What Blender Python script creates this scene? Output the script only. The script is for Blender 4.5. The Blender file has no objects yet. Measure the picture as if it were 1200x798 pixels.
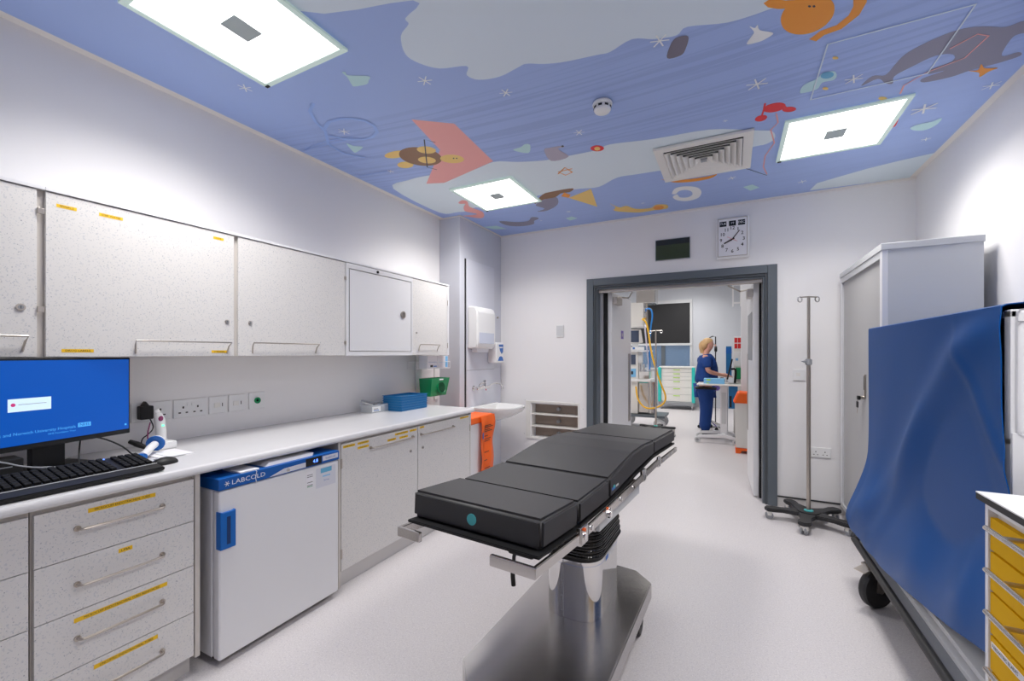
import bpy, bmesh, math, random
from mathutils import Vector, Matrix, noise
from mathutils.geometry import tessellate_polygon
random.seed(7)
SC=bpy.context.scene; COL=SC.collection
R=math.radians; PI=math.pi
# ------------------------------------------------------------ materials
def mat(name,col,rough=.5,metal=0,emit=None,es=1,spec=None,alpha=None,trans=None,coat=None):
    m=bpy.data.materials.new(name);m.use_nodes=True;b=m.node_tree.nodes['Principled BSDF']
    b.inputs['Base Color'].default_value=(*col,1);b.inputs['Roughness'].default_value=rough;b.inputs['Metallic'].default_value=metal
    if emit: b.inputs['Emission Color'].default_value=(*emit,1);b.inputs['Emission Strength'].default_value=es
    if spec is not None:b.inputs['Specular IOR Level'].default_value=spec
    if alpha is not None:b.inputs['Alpha'].default_value=alpha
    if trans is not None:b.inputs['Transmission Weight'].default_value=trans
    if coat:b.inputs['Coat Weight'].default_value=coat
    return m
def nodes(m):
    nt=m.node_tree;return nt,nt.nodes['Principled BSDF'],nt.nodes.new,nt.links.new
def coords(nt,scale=(1,1,1),kind='Object'):
    tc=nt.nodes.new('ShaderNodeTexCoord');mp=nt.nodes.new('ShaderNodeMapping');mp.inputs['Scale'].default_value=scale
    nt.links.new(tc.outputs[kind],mp.inputs[0]);return mp.outputs[0]
def speck(m,base,specks,scale,thr,amt=1):
    """base colour with small irregular specks; specks: list of (colour, threshold, scale)"""
    nt,b,N,L=nodes(m);co=coords(nt);prev=None
    rgb=N('ShaderNodeRGB');rgb.outputs[0].default_value=(*base,1);prev=rgb.outputs[0]
    for i,(c,t,s) in enumerate(specks):
        mp=N('ShaderNodeMapping');mp.inputs['Location'].default_value=(i*3.1,i*1.7,i);L(co,mp.inputs[0])
        n=N('ShaderNodeTexNoise');n.inputs['Scale'].default_value=s;n.inputs['Detail'].default_value=1;L(mp.outputs[0],n.inputs['Vector'])
        r=N('ShaderNodeValToRGB');r.color_ramp.elements[0].position=t;r.color_ramp.elements[1].position=t+.03
        r.color_ramp.elements[0].color=(0,0,0,1);r.color_ramp.elements[1].color=(1,1,1,1);L(n.outputs['Fac'],r.inputs[0])
        mx=N('ShaderNodeMix');mx.data_type='RGBA';L(r.outputs[0],mx.inputs['Factor']);L(prev,mx.inputs[6]);mx.inputs[7].default_value=(*c,1);prev=mx.outputs[2]
    L(prev,b.inputs['Base Color'])
def bump(m,scale,strength,dist=.002,stretch=(1,1,1),detail=2):
    nt,b,N,L=nodes(m);co=coords(nt,stretch);n=N('ShaderNodeTexNoise');n.inputs['Scale'].default_value=scale;n.inputs['Detail'].default_value=detail;L(co,n.inputs['Vector'])
    bp=N('ShaderNodeBump');bp.inputs['Strength'].default_value=strength;bp.inputs['Distance'].default_value=dist;L(n.outputs['Fac'],bp.inputs['Height']);L(bp.outputs[0],b.inputs['Normal'])
M={}
M['wall']=mat('wall_paint',(.84,.825,.825),.55);bump(M['wall'],60,.05,.001)
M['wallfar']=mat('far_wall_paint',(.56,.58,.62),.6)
M['cove']=mat('cornice_paint',(.80,.76,.72),.5)
M['colw']=mat('column_paint',(.60,.61,.67),.4)
M['ips']=mat('laminate_panel_grey',(.66,.67,.74),.28)
M['floor']=mat('speckled_vinyl',(.66,.63,.65),.42)
speck(M['floor'],(.60,.57,.575),[((.54,.51,.53),.58,110),((.68,.65,.66),.60,160),((.43,.40,.44),.70,230)],0,0);
M['lam']=mat('speckled_laminate',(.78,.77,.76),.4)
speck(M['lam'],(.735,.717,.70),[((.62,.62,.63),.62,120),((.42,.44,.47),.70,170),((.34,.35,.38),.735,140)],0,0)
M['top']=mat('worktop_laminate',(.66,.655,.67),.22)
M['edge']=mat('beige_edging',(.62,.58,.54),.45)
M['plinth']=mat('plinth_vinyl',(.58,.56,.55),.45)
M['white']=mat('white_plastic',(.82,.82,.82),.3)
M['whitem']=mat('white_painted_metal',(.78,.78,.80),.28)
M['keycap']=mat('black_keycap',(.010,.010,.011),.7,spec=.2)
M['cream']=mat('cream_plastic',(.80,.78,.74),.35)
M['steel']=mat('brushed_steel',(.62,.59,.56),.22,1)
M['steelb']=mat('satin_steel_plate',(.50,.48,.47),.27,1);bump(M['steelb'],40,.12,.001,(1,14,1),3)
M['chrome']=mat('polished_chrome',(.75,.74,.73),.07,1)
M['nickel']=mat('satin_nickel',(.52,.47,.42),.3,1)
M['black']=mat('black_plastic',(.012,.012,.013),.5,spec=.35)
M['rubber']=mat('black_rubber',(.02,.02,.022),.55)
M['vinyl']=mat('black_upholstery_vinyl',(.026,.025,.027),.5);bump(M['vinyl'],500,.15,.0006)
M['bellow']=mat('glossy_black_bellows',(.008,.008,.009),.2)
M['dgrey']=mat('door_frame_grey',(.105,.125,.145),.4)
M['dgrey2']=mat('door_stop_grey',(.06,.07,.08),.4)
M['grey']=mat('mid_grey',(.30,.31,.33),.4)
M['lgrey']=mat('light_grey_enamel',(.60,.61,.62),.35)
M['tamb']=mat('tambour_grey',(.46,.455,.455),.42)
M['brown']=mat('grille_recess_brown',(.30,.24,.20),.5)
M['blue']=mat('blue_moulded_plastic',(.005,.13,.48),.35)
M['trayb']=mat('blue_tray_plastic',(.01,.17,.42),.4)
M['bluedk']=mat('blue_fridge_plastic',(.004,.10,.40),.35)
M['greenshade']=mat('green_recess_shade',(.002,.10,.035),.5)  # shade inside the oval opening, put into the colour of a flat disc
M['slotshade']=mat('blue_recess_shade',(.002,.03,.13),.5)  # darker blue on a flat patch stands in for shade inside the handle slot
M['cover']=mat('blue_pvc_cover',(.001,.068,.27),.38,spec=.14)
M['green']=mat('green_plastic',(.005,.26,.09),.35)
M['orange']=mat('orange_plastic',(.95,.14,.01),.45)
M['yellow']=mat('yellow_drawer_enamel',(.78,.43,.001),.6,spec=.12)
M['tape']=mat('yellow_label_tape',(.90,.55,.01),.5)
M['ink']=mat('black_print',(.03,.025,.02),.6)
M['screen']=mat('lit_monitor_screen',(0,.03,.15),.3,emit=(0,.075,.42),es=.50)
M['scrw']=mat('lit_screen_white',(.4,.45,.5),.3,emit=(.55,.75,.95),es=.50)
M['scrt']=mat('lit_screen_text',(.1,.3,.5),.3,emit=(.03,.30,.75),es=.50)
M['scrr']=mat('lit_screen_red',(.3,.02,.1),.3,emit=(.3,.02,.1),es=.8)
M['led']=mat('lit_green_led',(.1,.8,.4),.3,emit=(.1,1,.4),es=1.5)
M['ledb']=mat('lit_blue_digits',(.1,.2,.9),.3,emit=(.1,.25,1),es=2)
M['lamp']=mat('light_panel_diffuser',(.9,.9,.9),.5,emit=(1,.985,.97),es=2)
M['lampf']=mat('light_panel_glass_edge',(.55,.66,.62),.2,emit=(.7,.9,.8),es=.12)
M['lamps']=mat('sensor_grey',(.42,.48,.48),.5)
M['lcd']=mat('dark_lcd',(.035,.05,.02),.15)
M['lcd2']=mat('dark_lcd_band',(.01,.015,.02),.15)
M['clear']=mat('clear_plastic',(.85,.88,.9),.1,alpha=.35)
M['frost']=mat('frosted_window_plastic',(.62,.66,.78),.2)
M['ceramic']=mat('white_ceramic',(.85,.85,.84),.1)
M['paper']=mat('white_paper',(.82,.81,.84),.7)
M['red']=mat('red_plastic',(.7,.02,.02),.4)
M['teal']=mat('teal_plastic',(.03,.55,.50),.35)
M['tealm']=mat('teal_sticker',(.06,.38,.40),.5)
M['lime']=mat('lime_label',(.45,.75,.1),.5)
M['sky']=mat('light_blue_paper',(.20,.50,.80),.5)
M['purple']=mat('purple_vinyl',(.16,.09,.42),.4)
M['maroon']=mat('maroon_button',(.25,.03,.12),.4)
M['hoseY']=mat('yellow_hose',(.90,.50,.02),.4)
M['hoseB']=mat('blue_hose',(.02,.25,.75),.4)
M['hoseW']=mat('pale_hose',(.65,.62,.75),.4)
M['scrubs']=mat('navy_scrub_cloth',(.006,.05,.24),.8);bump(M['scrubs'],14,.7,.02)
M['skin']=mat('skin',(.72,.36,.27),.5)
M['hair']=mat('blonde_hair',(.66,.42,.20),.5);bump(M['hair'],60,.6,.01,(1,1,.2))
M['blind']=mat('black_roller_blind',(.012,.012,.014),.6)
M['pane']=mat('tinted_window_glass',(.10,.17,.28),.06,alpha=.45)
M['flask']=mat('dark_glass',(.02,.03,.05),.1)
M['monitorscr']=mat('dim_monitor_glass',(.05,.07,.12),.12)
def P_(n,c,r=.5): M['m_'+n]=mat('mural_'+n,c,r)
for n,c in dict(cloud=(0.67,0.76,0.85),cloud2=(0.70,0.79,0.85),pink=(0.85,0.38,0.35),sand=(0.85,0.58,0.17),brown=(0.26,0.13,0.06),ink=(0.04,0.04,0.06),grey=(0.24,0.23,0.31),orange=(0.85,0.31,0.03),red=(0.79,0.03,0.04),white=(0.84,0.85,0.85),green=(0.51,0.74,0.77),teal=(0.13,0.42,0.64),dark=(0.19,0.17,0.22),lgrey=(0.44,0.40,0.49),ring=(0.32,0.47,0.85)).items(): P_(n,c)
# ceiling sky-blue with swept brush strokes (printed pattern) fixed in ceiling coordinates
def mk_sky():
    m=mat('mural_sky',(.25,.33,.66),.5);nt,b,N,L=nodes(m)
    tc=N('ShaderNodeTexCoord');sep=N('ShaderNodeSeparateXYZ');L(tc.outputs['Object'],sep.inputs[0])
    # distance from the sweep centre
    v=N('ShaderNodeVectorMath');v.operation='SUBTRACT';v.inputs[1].default_value=(-.65,-2.6,0);L(tc.outputs['Object'],v.inputs[0])
    fl=N('ShaderNodeVectorMath');fl.operation='MULTIPLY';fl.inputs[1].default_value=(.72,1,0);L(v.outputs[0],fl.inputs[0])
    ln=N('ShaderNodeVectorMath');ln.operation='LENGTH';L(fl.outputs[0],ln.inputs[0])
    s2=N('ShaderNodeSeparateXYZ');L(v.outputs[0],s2.inputs[0])
    at=N('ShaderNodeMath');at.operation='ARCTAN2';L(s2.outputs[0],at.inputs[0]);L(s2.outputs[1],at.inputs[1])
    cb=N('ShaderNodeCombineXYZ')
    a=N('ShaderNodeMath');a.operation='MULTIPLY';a.inputs[1].default_value=26;L(ln.outputs['Value'],a.inputs[0]);L(a.outputs[0],cb.inputs[0])
    c=N('ShaderNodeMath');c.operation='MULTIPLY';c.inputs[1].default_value=2.2;L(at.outputs[0],c.inputs[0]);L(c.outputs[0],cb.inputs[1])
    n=N('ShaderNodeTexNoise');n.inputs['Scale'].default_value=1.1;n.inputs['Detail'].default_value=4;L(cb.outputs[0],n.inputs['Vector'])
    r=N('ShaderNodeValToRGB');r.color_ramp.elements[0].position=.48;r.color_ramp.elements[1].position=.56;L(n.outputs['Fac'],r.inputs[0])
    # radial mask: bands
    mr=N('ShaderNodeValToRGB');e=mr.color_ramp.elements;e[0].position=.0;e[0].color=(0,0,0,1);e[1].position=1;e[1].color=(.15,.15,.15,1)
    for p,cc in ((.60,.0),(.64,1),(.74,1),(.78,.1),(.92,.3)):
        q=mr.color_ramp.elements.new(p);q.color=(cc,cc,cc,1)
    d=N('ShaderNodeMath');d.operation='DIVIDE';d.inputs[1].default_value=7.5;L(ln.outputs['Value'],d.inputs[0]);L(d.outputs[0],mr.inputs[0])
    ml=N('ShaderNodeMath');ml.operation='MULTIPLY';L(r.outputs[0],ml.inputs[0]);L(mr.outputs[0],ml.inputs[1])
    m2=N('ShaderNodeMath');m2.operation='MULTIPLY';m2.inputs[1].default_value=.6;L(ml.outputs[0],m2.inputs[0])
    mx=N('ShaderNodeMix');mx.data_type='RGBA';L(m2.outputs[0],mx.inputs['Factor']);mx.inputs[6].default_value=(.355,.470,.800,1);mx.inputs[7].default_value=(.285,.375,.68,1)
    L(mx.outputs[2],b.inputs['Base Color']);return m
M['msky']=mk_sky()
# ------------------------------------------------------------ mesh builder
WM={}
def worldm(o): return WM.get(o.name,Matrix())
class MB:
    def __init__(s,X=None): s.bm=bmesh.new();s.mats=[];s.X=X or Matrix()
    def mi(s,m):
        m=M[m] if isinstance(m,str) else m
        if m not in s.mats: s.mats.append(m)
        return s.mats.index(m)
    def merge(s,t,m,X=None):
        i=s.mi(m);T=s.X@(X or Matrix());mp={}
        for v in t.verts: mp[v]=s.bm.verts.new(T@v.co)
        for f in t.faces:
            try: g=s.bm.faces.new([mp[v] for v in f.verts]);g.material_index=i
            except ValueError: pass
        t.free();return s
    def box(s,lo,hi,m,bev=0,X=None,seg=2):
        t=bmesh.new();bmesh.ops.create_cube(t,size=1)
        lo=Vector(lo);hi=Vector(hi)
        for v in t.verts: v.co=Vector([(lo[k]+hi[k])/2+v.co[k]*(hi[k]-lo[k]) for k in range(3)])
        if bev: bmesh.ops.bevel(t,geom=list(t.edges),offset=bev,segments=seg,affect='EDGES',profile=.5)
        return s.merge(t,m,X)
    def cyl(s,a,b,r,m,r2=None,seg=16,bev=0,X=None):
        a=Vector(a);b=Vector(b);d=b-a;t=bmesh.new()
        bmesh.ops.create_cone(t,cap_ends=True,segments=seg,radius1=r,radius2=r if r2 is None else r2,depth=d.length)
        if bev:
            bmesh.ops.bevel(t,geom=[e for e in t.edges if len(e.link_faces)==2 and any(len(f.verts)>4 for f in e.link_faces)],offset=bev,segments=2,affect='EDGES')
        Q=Matrix.Translation((a+b)/2)@d.to_track_quat('Z','Y').to_matrix().to_4x4()
        bmesh.ops.transform(t,matrix=Q,verts=t.verts);return s.merge(t,m,X)
    def ball(s,c,r,m,seg=16,sc=(1,1,1),X=None):
        t=bmesh.new();bmesh.ops.create_uvsphere(t,u_segments=seg,v_segments=max(6,seg//2),radius=r)
        for v in t.verts: v.co=Vector(c)+Vector([v.co[k]*sc[k] for k in range(3)])
        return s.merge(t,m,X)
    def tube(s,pts,r,m,seg=8,smooth=0,X=None,closed=False,cap=True):
        pts=[Vector(p) for p in pts]
        for _ in range(smooth):
            q=[pts[0]]
            for i in range(len(pts)-1): q+=[pts[i].lerp(pts[i+1],.25),pts[i].lerp(pts[i+1],.75)]
            q.append(pts[-1]);pts=q
        t=bmesh.new();rings=[];n=len(pts);up=None
        for i,p in enumerate(pts):
            d=(pts[min(i+1,n-1)]-pts[max(i-1,0)])
            if closed: d=pts[(i+1)%n]-pts[i-1]
            d.normalize()
            if up is None: up=Vector((0,0,1)) if abs(d.z)<.9 else Vector((1,0,0))
            x=up.cross(d);x.normalize();y=d.cross(x);up=y
            rr=r[i] if isinstance(r,(list,tuple)) and len(r)==n else (r if not isinstance(r,(list,tuple)) else r[0])
            rings.append([t.verts.new(p+x*math.cos(2*PI*k/seg)*rr+y*math.sin(2*PI*k/seg)*rr) for k in range(seg)])
        for i in range(n if closed else n-1):
            A=rings[i];B=rings[(i+1)%n]
            for k in range(seg): t.faces.new((A[k],A[(k+1)%seg],B[(k+1)%seg],B[k]))
        if cap and not closed: t.faces.new(rings[0][::-1]);t.faces.new(rings[-1])
        return s.merge(t,m,X)
    def lathe(s,prof,c,m,seg=24,axis='Z',X=None):
        """prof: list of (r,h)"""
        t=bmesh.new();rings=[]
        for r,h in prof:
            ring=[]
            for k in range(seg):
                a=2*PI*k/seg;p=(r*math.cos(a),r*math.sin(a),h)
                if axis=='X':p=(p[2],p[0],p[1])
                if axis=='Y':p=(p[0],p[2],p[1])
                ring.append(t.verts.new(Vector(c)+Vector(p)))
            rings.append(ring)
        for i in range(len(rings)-1):
            for k in range(seg): t.faces.new((rings[i][k],rings[i][(k+1)%seg],rings[i+1][(k+1)%seg],rings[i+1][k]))
        if prof[0][0]>1e-5:t.faces.new(rings[0][::-1])
        if prof[-1][0]>1e-5:t.faces.new(rings[-1])
        bmesh.ops.remove_doubles(t,verts=t.verts,dist=1e-6)
        bmesh.ops.recalc_face_normals(t,faces=t.faces);return s.merge(t,m,X)
    def prism(s,poly,h0,h1,m,plane='XY',bev=0,X=None,seg=2):
        """extrude a 2D outline; plane XY -> z, YZ -> x, XZ -> y"""
        f={'XY':lambda a,b,h:(a,b,h),'YZ':lambda a,b,h:(h,a,b),'XZ':lambda a,b,h:(a,h,b)}[plane]
        t=bmesh.new();A=[t.verts.new(f(a,b,h0)) for a,b in poly];B=[t.verts.new(f(a,b,h1)) for a,b in poly];n=len(poly)
        t.faces.new(A[::-1]);t.faces.new(B)
        for i in range(n): t.faces.new((A[i],A[(i+1)%n],B[(i+1)%n],B[i]))
        bmesh.ops.recalc_face_normals(t,faces=t.faces)
        if bev: bmesh.ops.bevel(t,geom=list(t.edges),offset=bev,segments=seg,affect='EDGES')
        return s.merge(t,m,X)
    def flat(s,poly,m,X=None):
        t=bmesh.new();vs=[t.verts.new(p) for p in poly];t.faces.new(vs);return s.merge(t,m,X)
    def grid(s,fn,nu,nv,m,X=None,th=0):
        t=bmesh.new();G=[[t.verts.new(fn(i/nu,j/nv)) for j in range(nv+1)] for i in range(nu+1)]
        for i in range(nu):
            for j in range(nv): t.faces.new((G[i][j],G[i+1][j],G[i+1][j+1],G[i][j+1]))
        if th: bmesh.ops.recalc_face_normals(t,faces=t.faces);bmesh.ops.solidify(t,geom=list(t.faces),thickness=th)
        return s.merge(t,m,X)
    def text(s,st,size,m,X,align='LEFT',th=0,sx=1,bold=0):
        c=bpy.data.curves.new('t','FONT');c.body=st;c.size=size;c.align_x=align;c.align_y='CENTER';c.resolution_u=2;c.offset=bold
        o=bpy.data.objects.new('t',c);me=o.to_mesh();t=bmesh.new();t.from_mesh(me);o.to_mesh_clear();bpy.data.objects.remove(o);bpy.data.curves.remove(c)
        for v in t.verts: v.co.x*=sx
        return s.merge(t,m,X)
    def build(s,name,parent=None,origin=None,ang=35,smooth=True):
        me=bpy.data.meshes.new(name)
        if parent is not None: W=worldm(parent)
        elif origin is not None: W=Matrix.Translation(origin)
        else: W=Matrix()
        bmesh.ops.transform(s.bm,matrix=W.inverted(),verts=s.bm.verts)
        s.bm.normal_update();s.bm.to_mesh(me);s.bm.free()
        for m in s.mats: me.materials.append(m)
        if smooth:
            me.shade_smooth()
            try: me.set_sharp_from_angle(angle=R(ang))
            except Exception: pass
        o=bpy.data.objects.new(name,me);COL.objects.link(o)
        if smooth: wn=o.modifiers.new('wn','WEIGHTED_NORMAL');wn.keep_sharp=True;wn.weight=90
        if parent is not None: o.parent=parent;WM[o.name]=W.copy()
        else: o.location=W.to_translation();WM[o.name]=W.copy()
        return o
def tag(o,label=None,cat=None,group=None,kind=None):
    if label:o['label']=label
    if cat:o['category']=cat
    if group:o['group']=group
    if kind:o['kind']=kind
    return o
def thing(name,label,cat,loc=(0,0,0),rz=0,group=None):
    o=bpy.data.objects.new(name,None);COL.objects.link(o);o.empty_display_size=.05
    o.location=loc;o.rotation_euler=(0,0,rz);WM[o.name]=Matrix.Translation(loc)@Matrix.Rotation(rz,4,'Z')
    return tag(o,label,cat,group)
def struct(mb,name,parent=None,label=None):
    o=mb.build(name,parent,smooth=False)
    if parent is None:o['kind']='structure'
    if label:o['label']=label
    return o
def copytree(o,loc,rz=None,parent=None):
    c=o.copy();COL.objects.link(c)
    if parent is None:
        c.location=loc
        if rz is not None:c.rotation_euler=(0,0,rz)
    else:c.parent=parent
    for ch in list(o.children): copytree(ch,None,None,c)
    return c
# frames for flat work on faces: +x facing, -x facing, -y facing
def FX(x,y,z): return Matrix(((0,0,1,x),(1,0,0,y),(0,1,0,z),(0,0,0,1)))
def FNX(x,y,z): return Matrix(((0,0,-1,x),(-1,0,0,y),(0,1,0,z),(0,0,0,1)))
def FNY(x,y,z): return Matrix(((1,0,0,x),(0,0,-1,y),(0,1,0,z),(0,0,0,1)))
def FUP(x,y,z,rz=0): return Matrix.Translation((x,y,z))@Matrix.Rotation(rz,4,'Z')
# ------------------------------------------------------------ camera / world
H=1.42;A0=R(27.245)
cam=bpy.data.cameras.new('camera');co=bpy.data.objects.new('camera',cam);COL.objects.link(co)
co.location=(0,0,H);co.rotation_euler=(PI/2,0,A0);cam.sensor_width=36;cam.lens=15.0;cam.shift_y=15.4/1200;cam.clip_start=.02;SC.camera=co
w=bpy.data.worlds.new('world');SC.world=w;w.use_nodes=True
bg=w.node_tree.nodes['Background'];bg.inputs[0].default_value=(.35,.47,.66,1);bg.inputs[1].default_value=.5
SC.view_settings.view_transform='Standard'
try: SC.view_settings.look='None'
except Exception: pass
SC.view_settings.gamma=1;SC.view_settings.exposure=.80;SC.view_settings.use_curve_mapping=False
SC.cycles.max_bounces=10;SC.cycles.diffuse_bounces=6
# ============================================================ ROOM SHELL
XL,XR,YB,YF,ZC=-2.83,1.36,4.68,-1.6,2.886
XC,YC=-2.564,3.77      # corner column
def rects(mb,plane,pos,th,a0,a1,z0,z1,holes,m):
    """wall slab with rectangular holes; plane 'Y' -> slab at y=pos..pos+th spanning x; 'X' -> slab at x spanning y"""
    xs=sorted({a0,a1,*[h[0] for h in holes],*[h[1] for h in holes]});zs=sorted({z0,z1,*[h[2] for h in holes],*[h[3] for h in holes]})
    for i in range(len(xs)-1):
        for k in range(len(zs)-1):
            cx=(xs[i]+xs[i+1])/2;cz=(zs[k]+zs[k+1])/2
            if any(h[0]<cx<h[1] and h[2]<cz<h[3] for h in holes): continue
            if plane=='Y': mb.box((xs[i],pos,zs[k]),(xs[i+1],pos+th,zs[k+1]),m)
            else: mb.box((pos,xs[i],zs[k]),(pos+th,xs[i+1],zs[k+1]),m)
ZF=3.25; YFAR=12.3; XFL=-4.6; XFR=1.36
mb=MB();mb.box((XL-.15,YF-.15,-.1),(XR+.15,YB,0),'floor');mb.box((XFL-.15,YB,-.1),(XFR+.15,YFAR+.15,0),'floor');struct(mb,'floor')
mb=MB();mb.box((XL-.15,YF-.15,0),(XL,YB,ZC+.1),'wall');struct(mb,'wall_left')
mb=MB();mb.box((XR,YF-.15,0),(XR+.15,YB,ZC+.1),'wall');struct(mb,'wall_right')
mb=MB();mb.box((XL,YF-.15,0),(XR,YF,ZC+.1),'wall');struct(mb,'wall_front')
mb=MB();rects(mb,'Y',YB,.15,XL-.15,XR+.15,0,ZC+.1,[(-1.42,.345,0,2.22),(-2.145,-1.56,.42,.82)],'wall');struct(mb,'wall_back')
# corner column clad in grey laminate
mb=MB();mb.box((XL,YC,0),(XC,YB,ZC),'colw',.006);mb.box((XC,3.885,.0),(XC+.012,4.49,2.45),'ips',.002)
mb.box((XC,3.86,.0),(XC+.004,3.885,2.45),'rubber');mb.box((XC+.0121,3.885,1.235),(XC+.0126,4.49,1.24),'grey');mb.box((XC+.0121,3.885,.60),(XC+.0126,4.49,.605),'grey')
mb.box((XC+.0005,4.49,0),(XC+.006,4.66,1.24),'ips');struct(mb,'wall_column')
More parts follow.
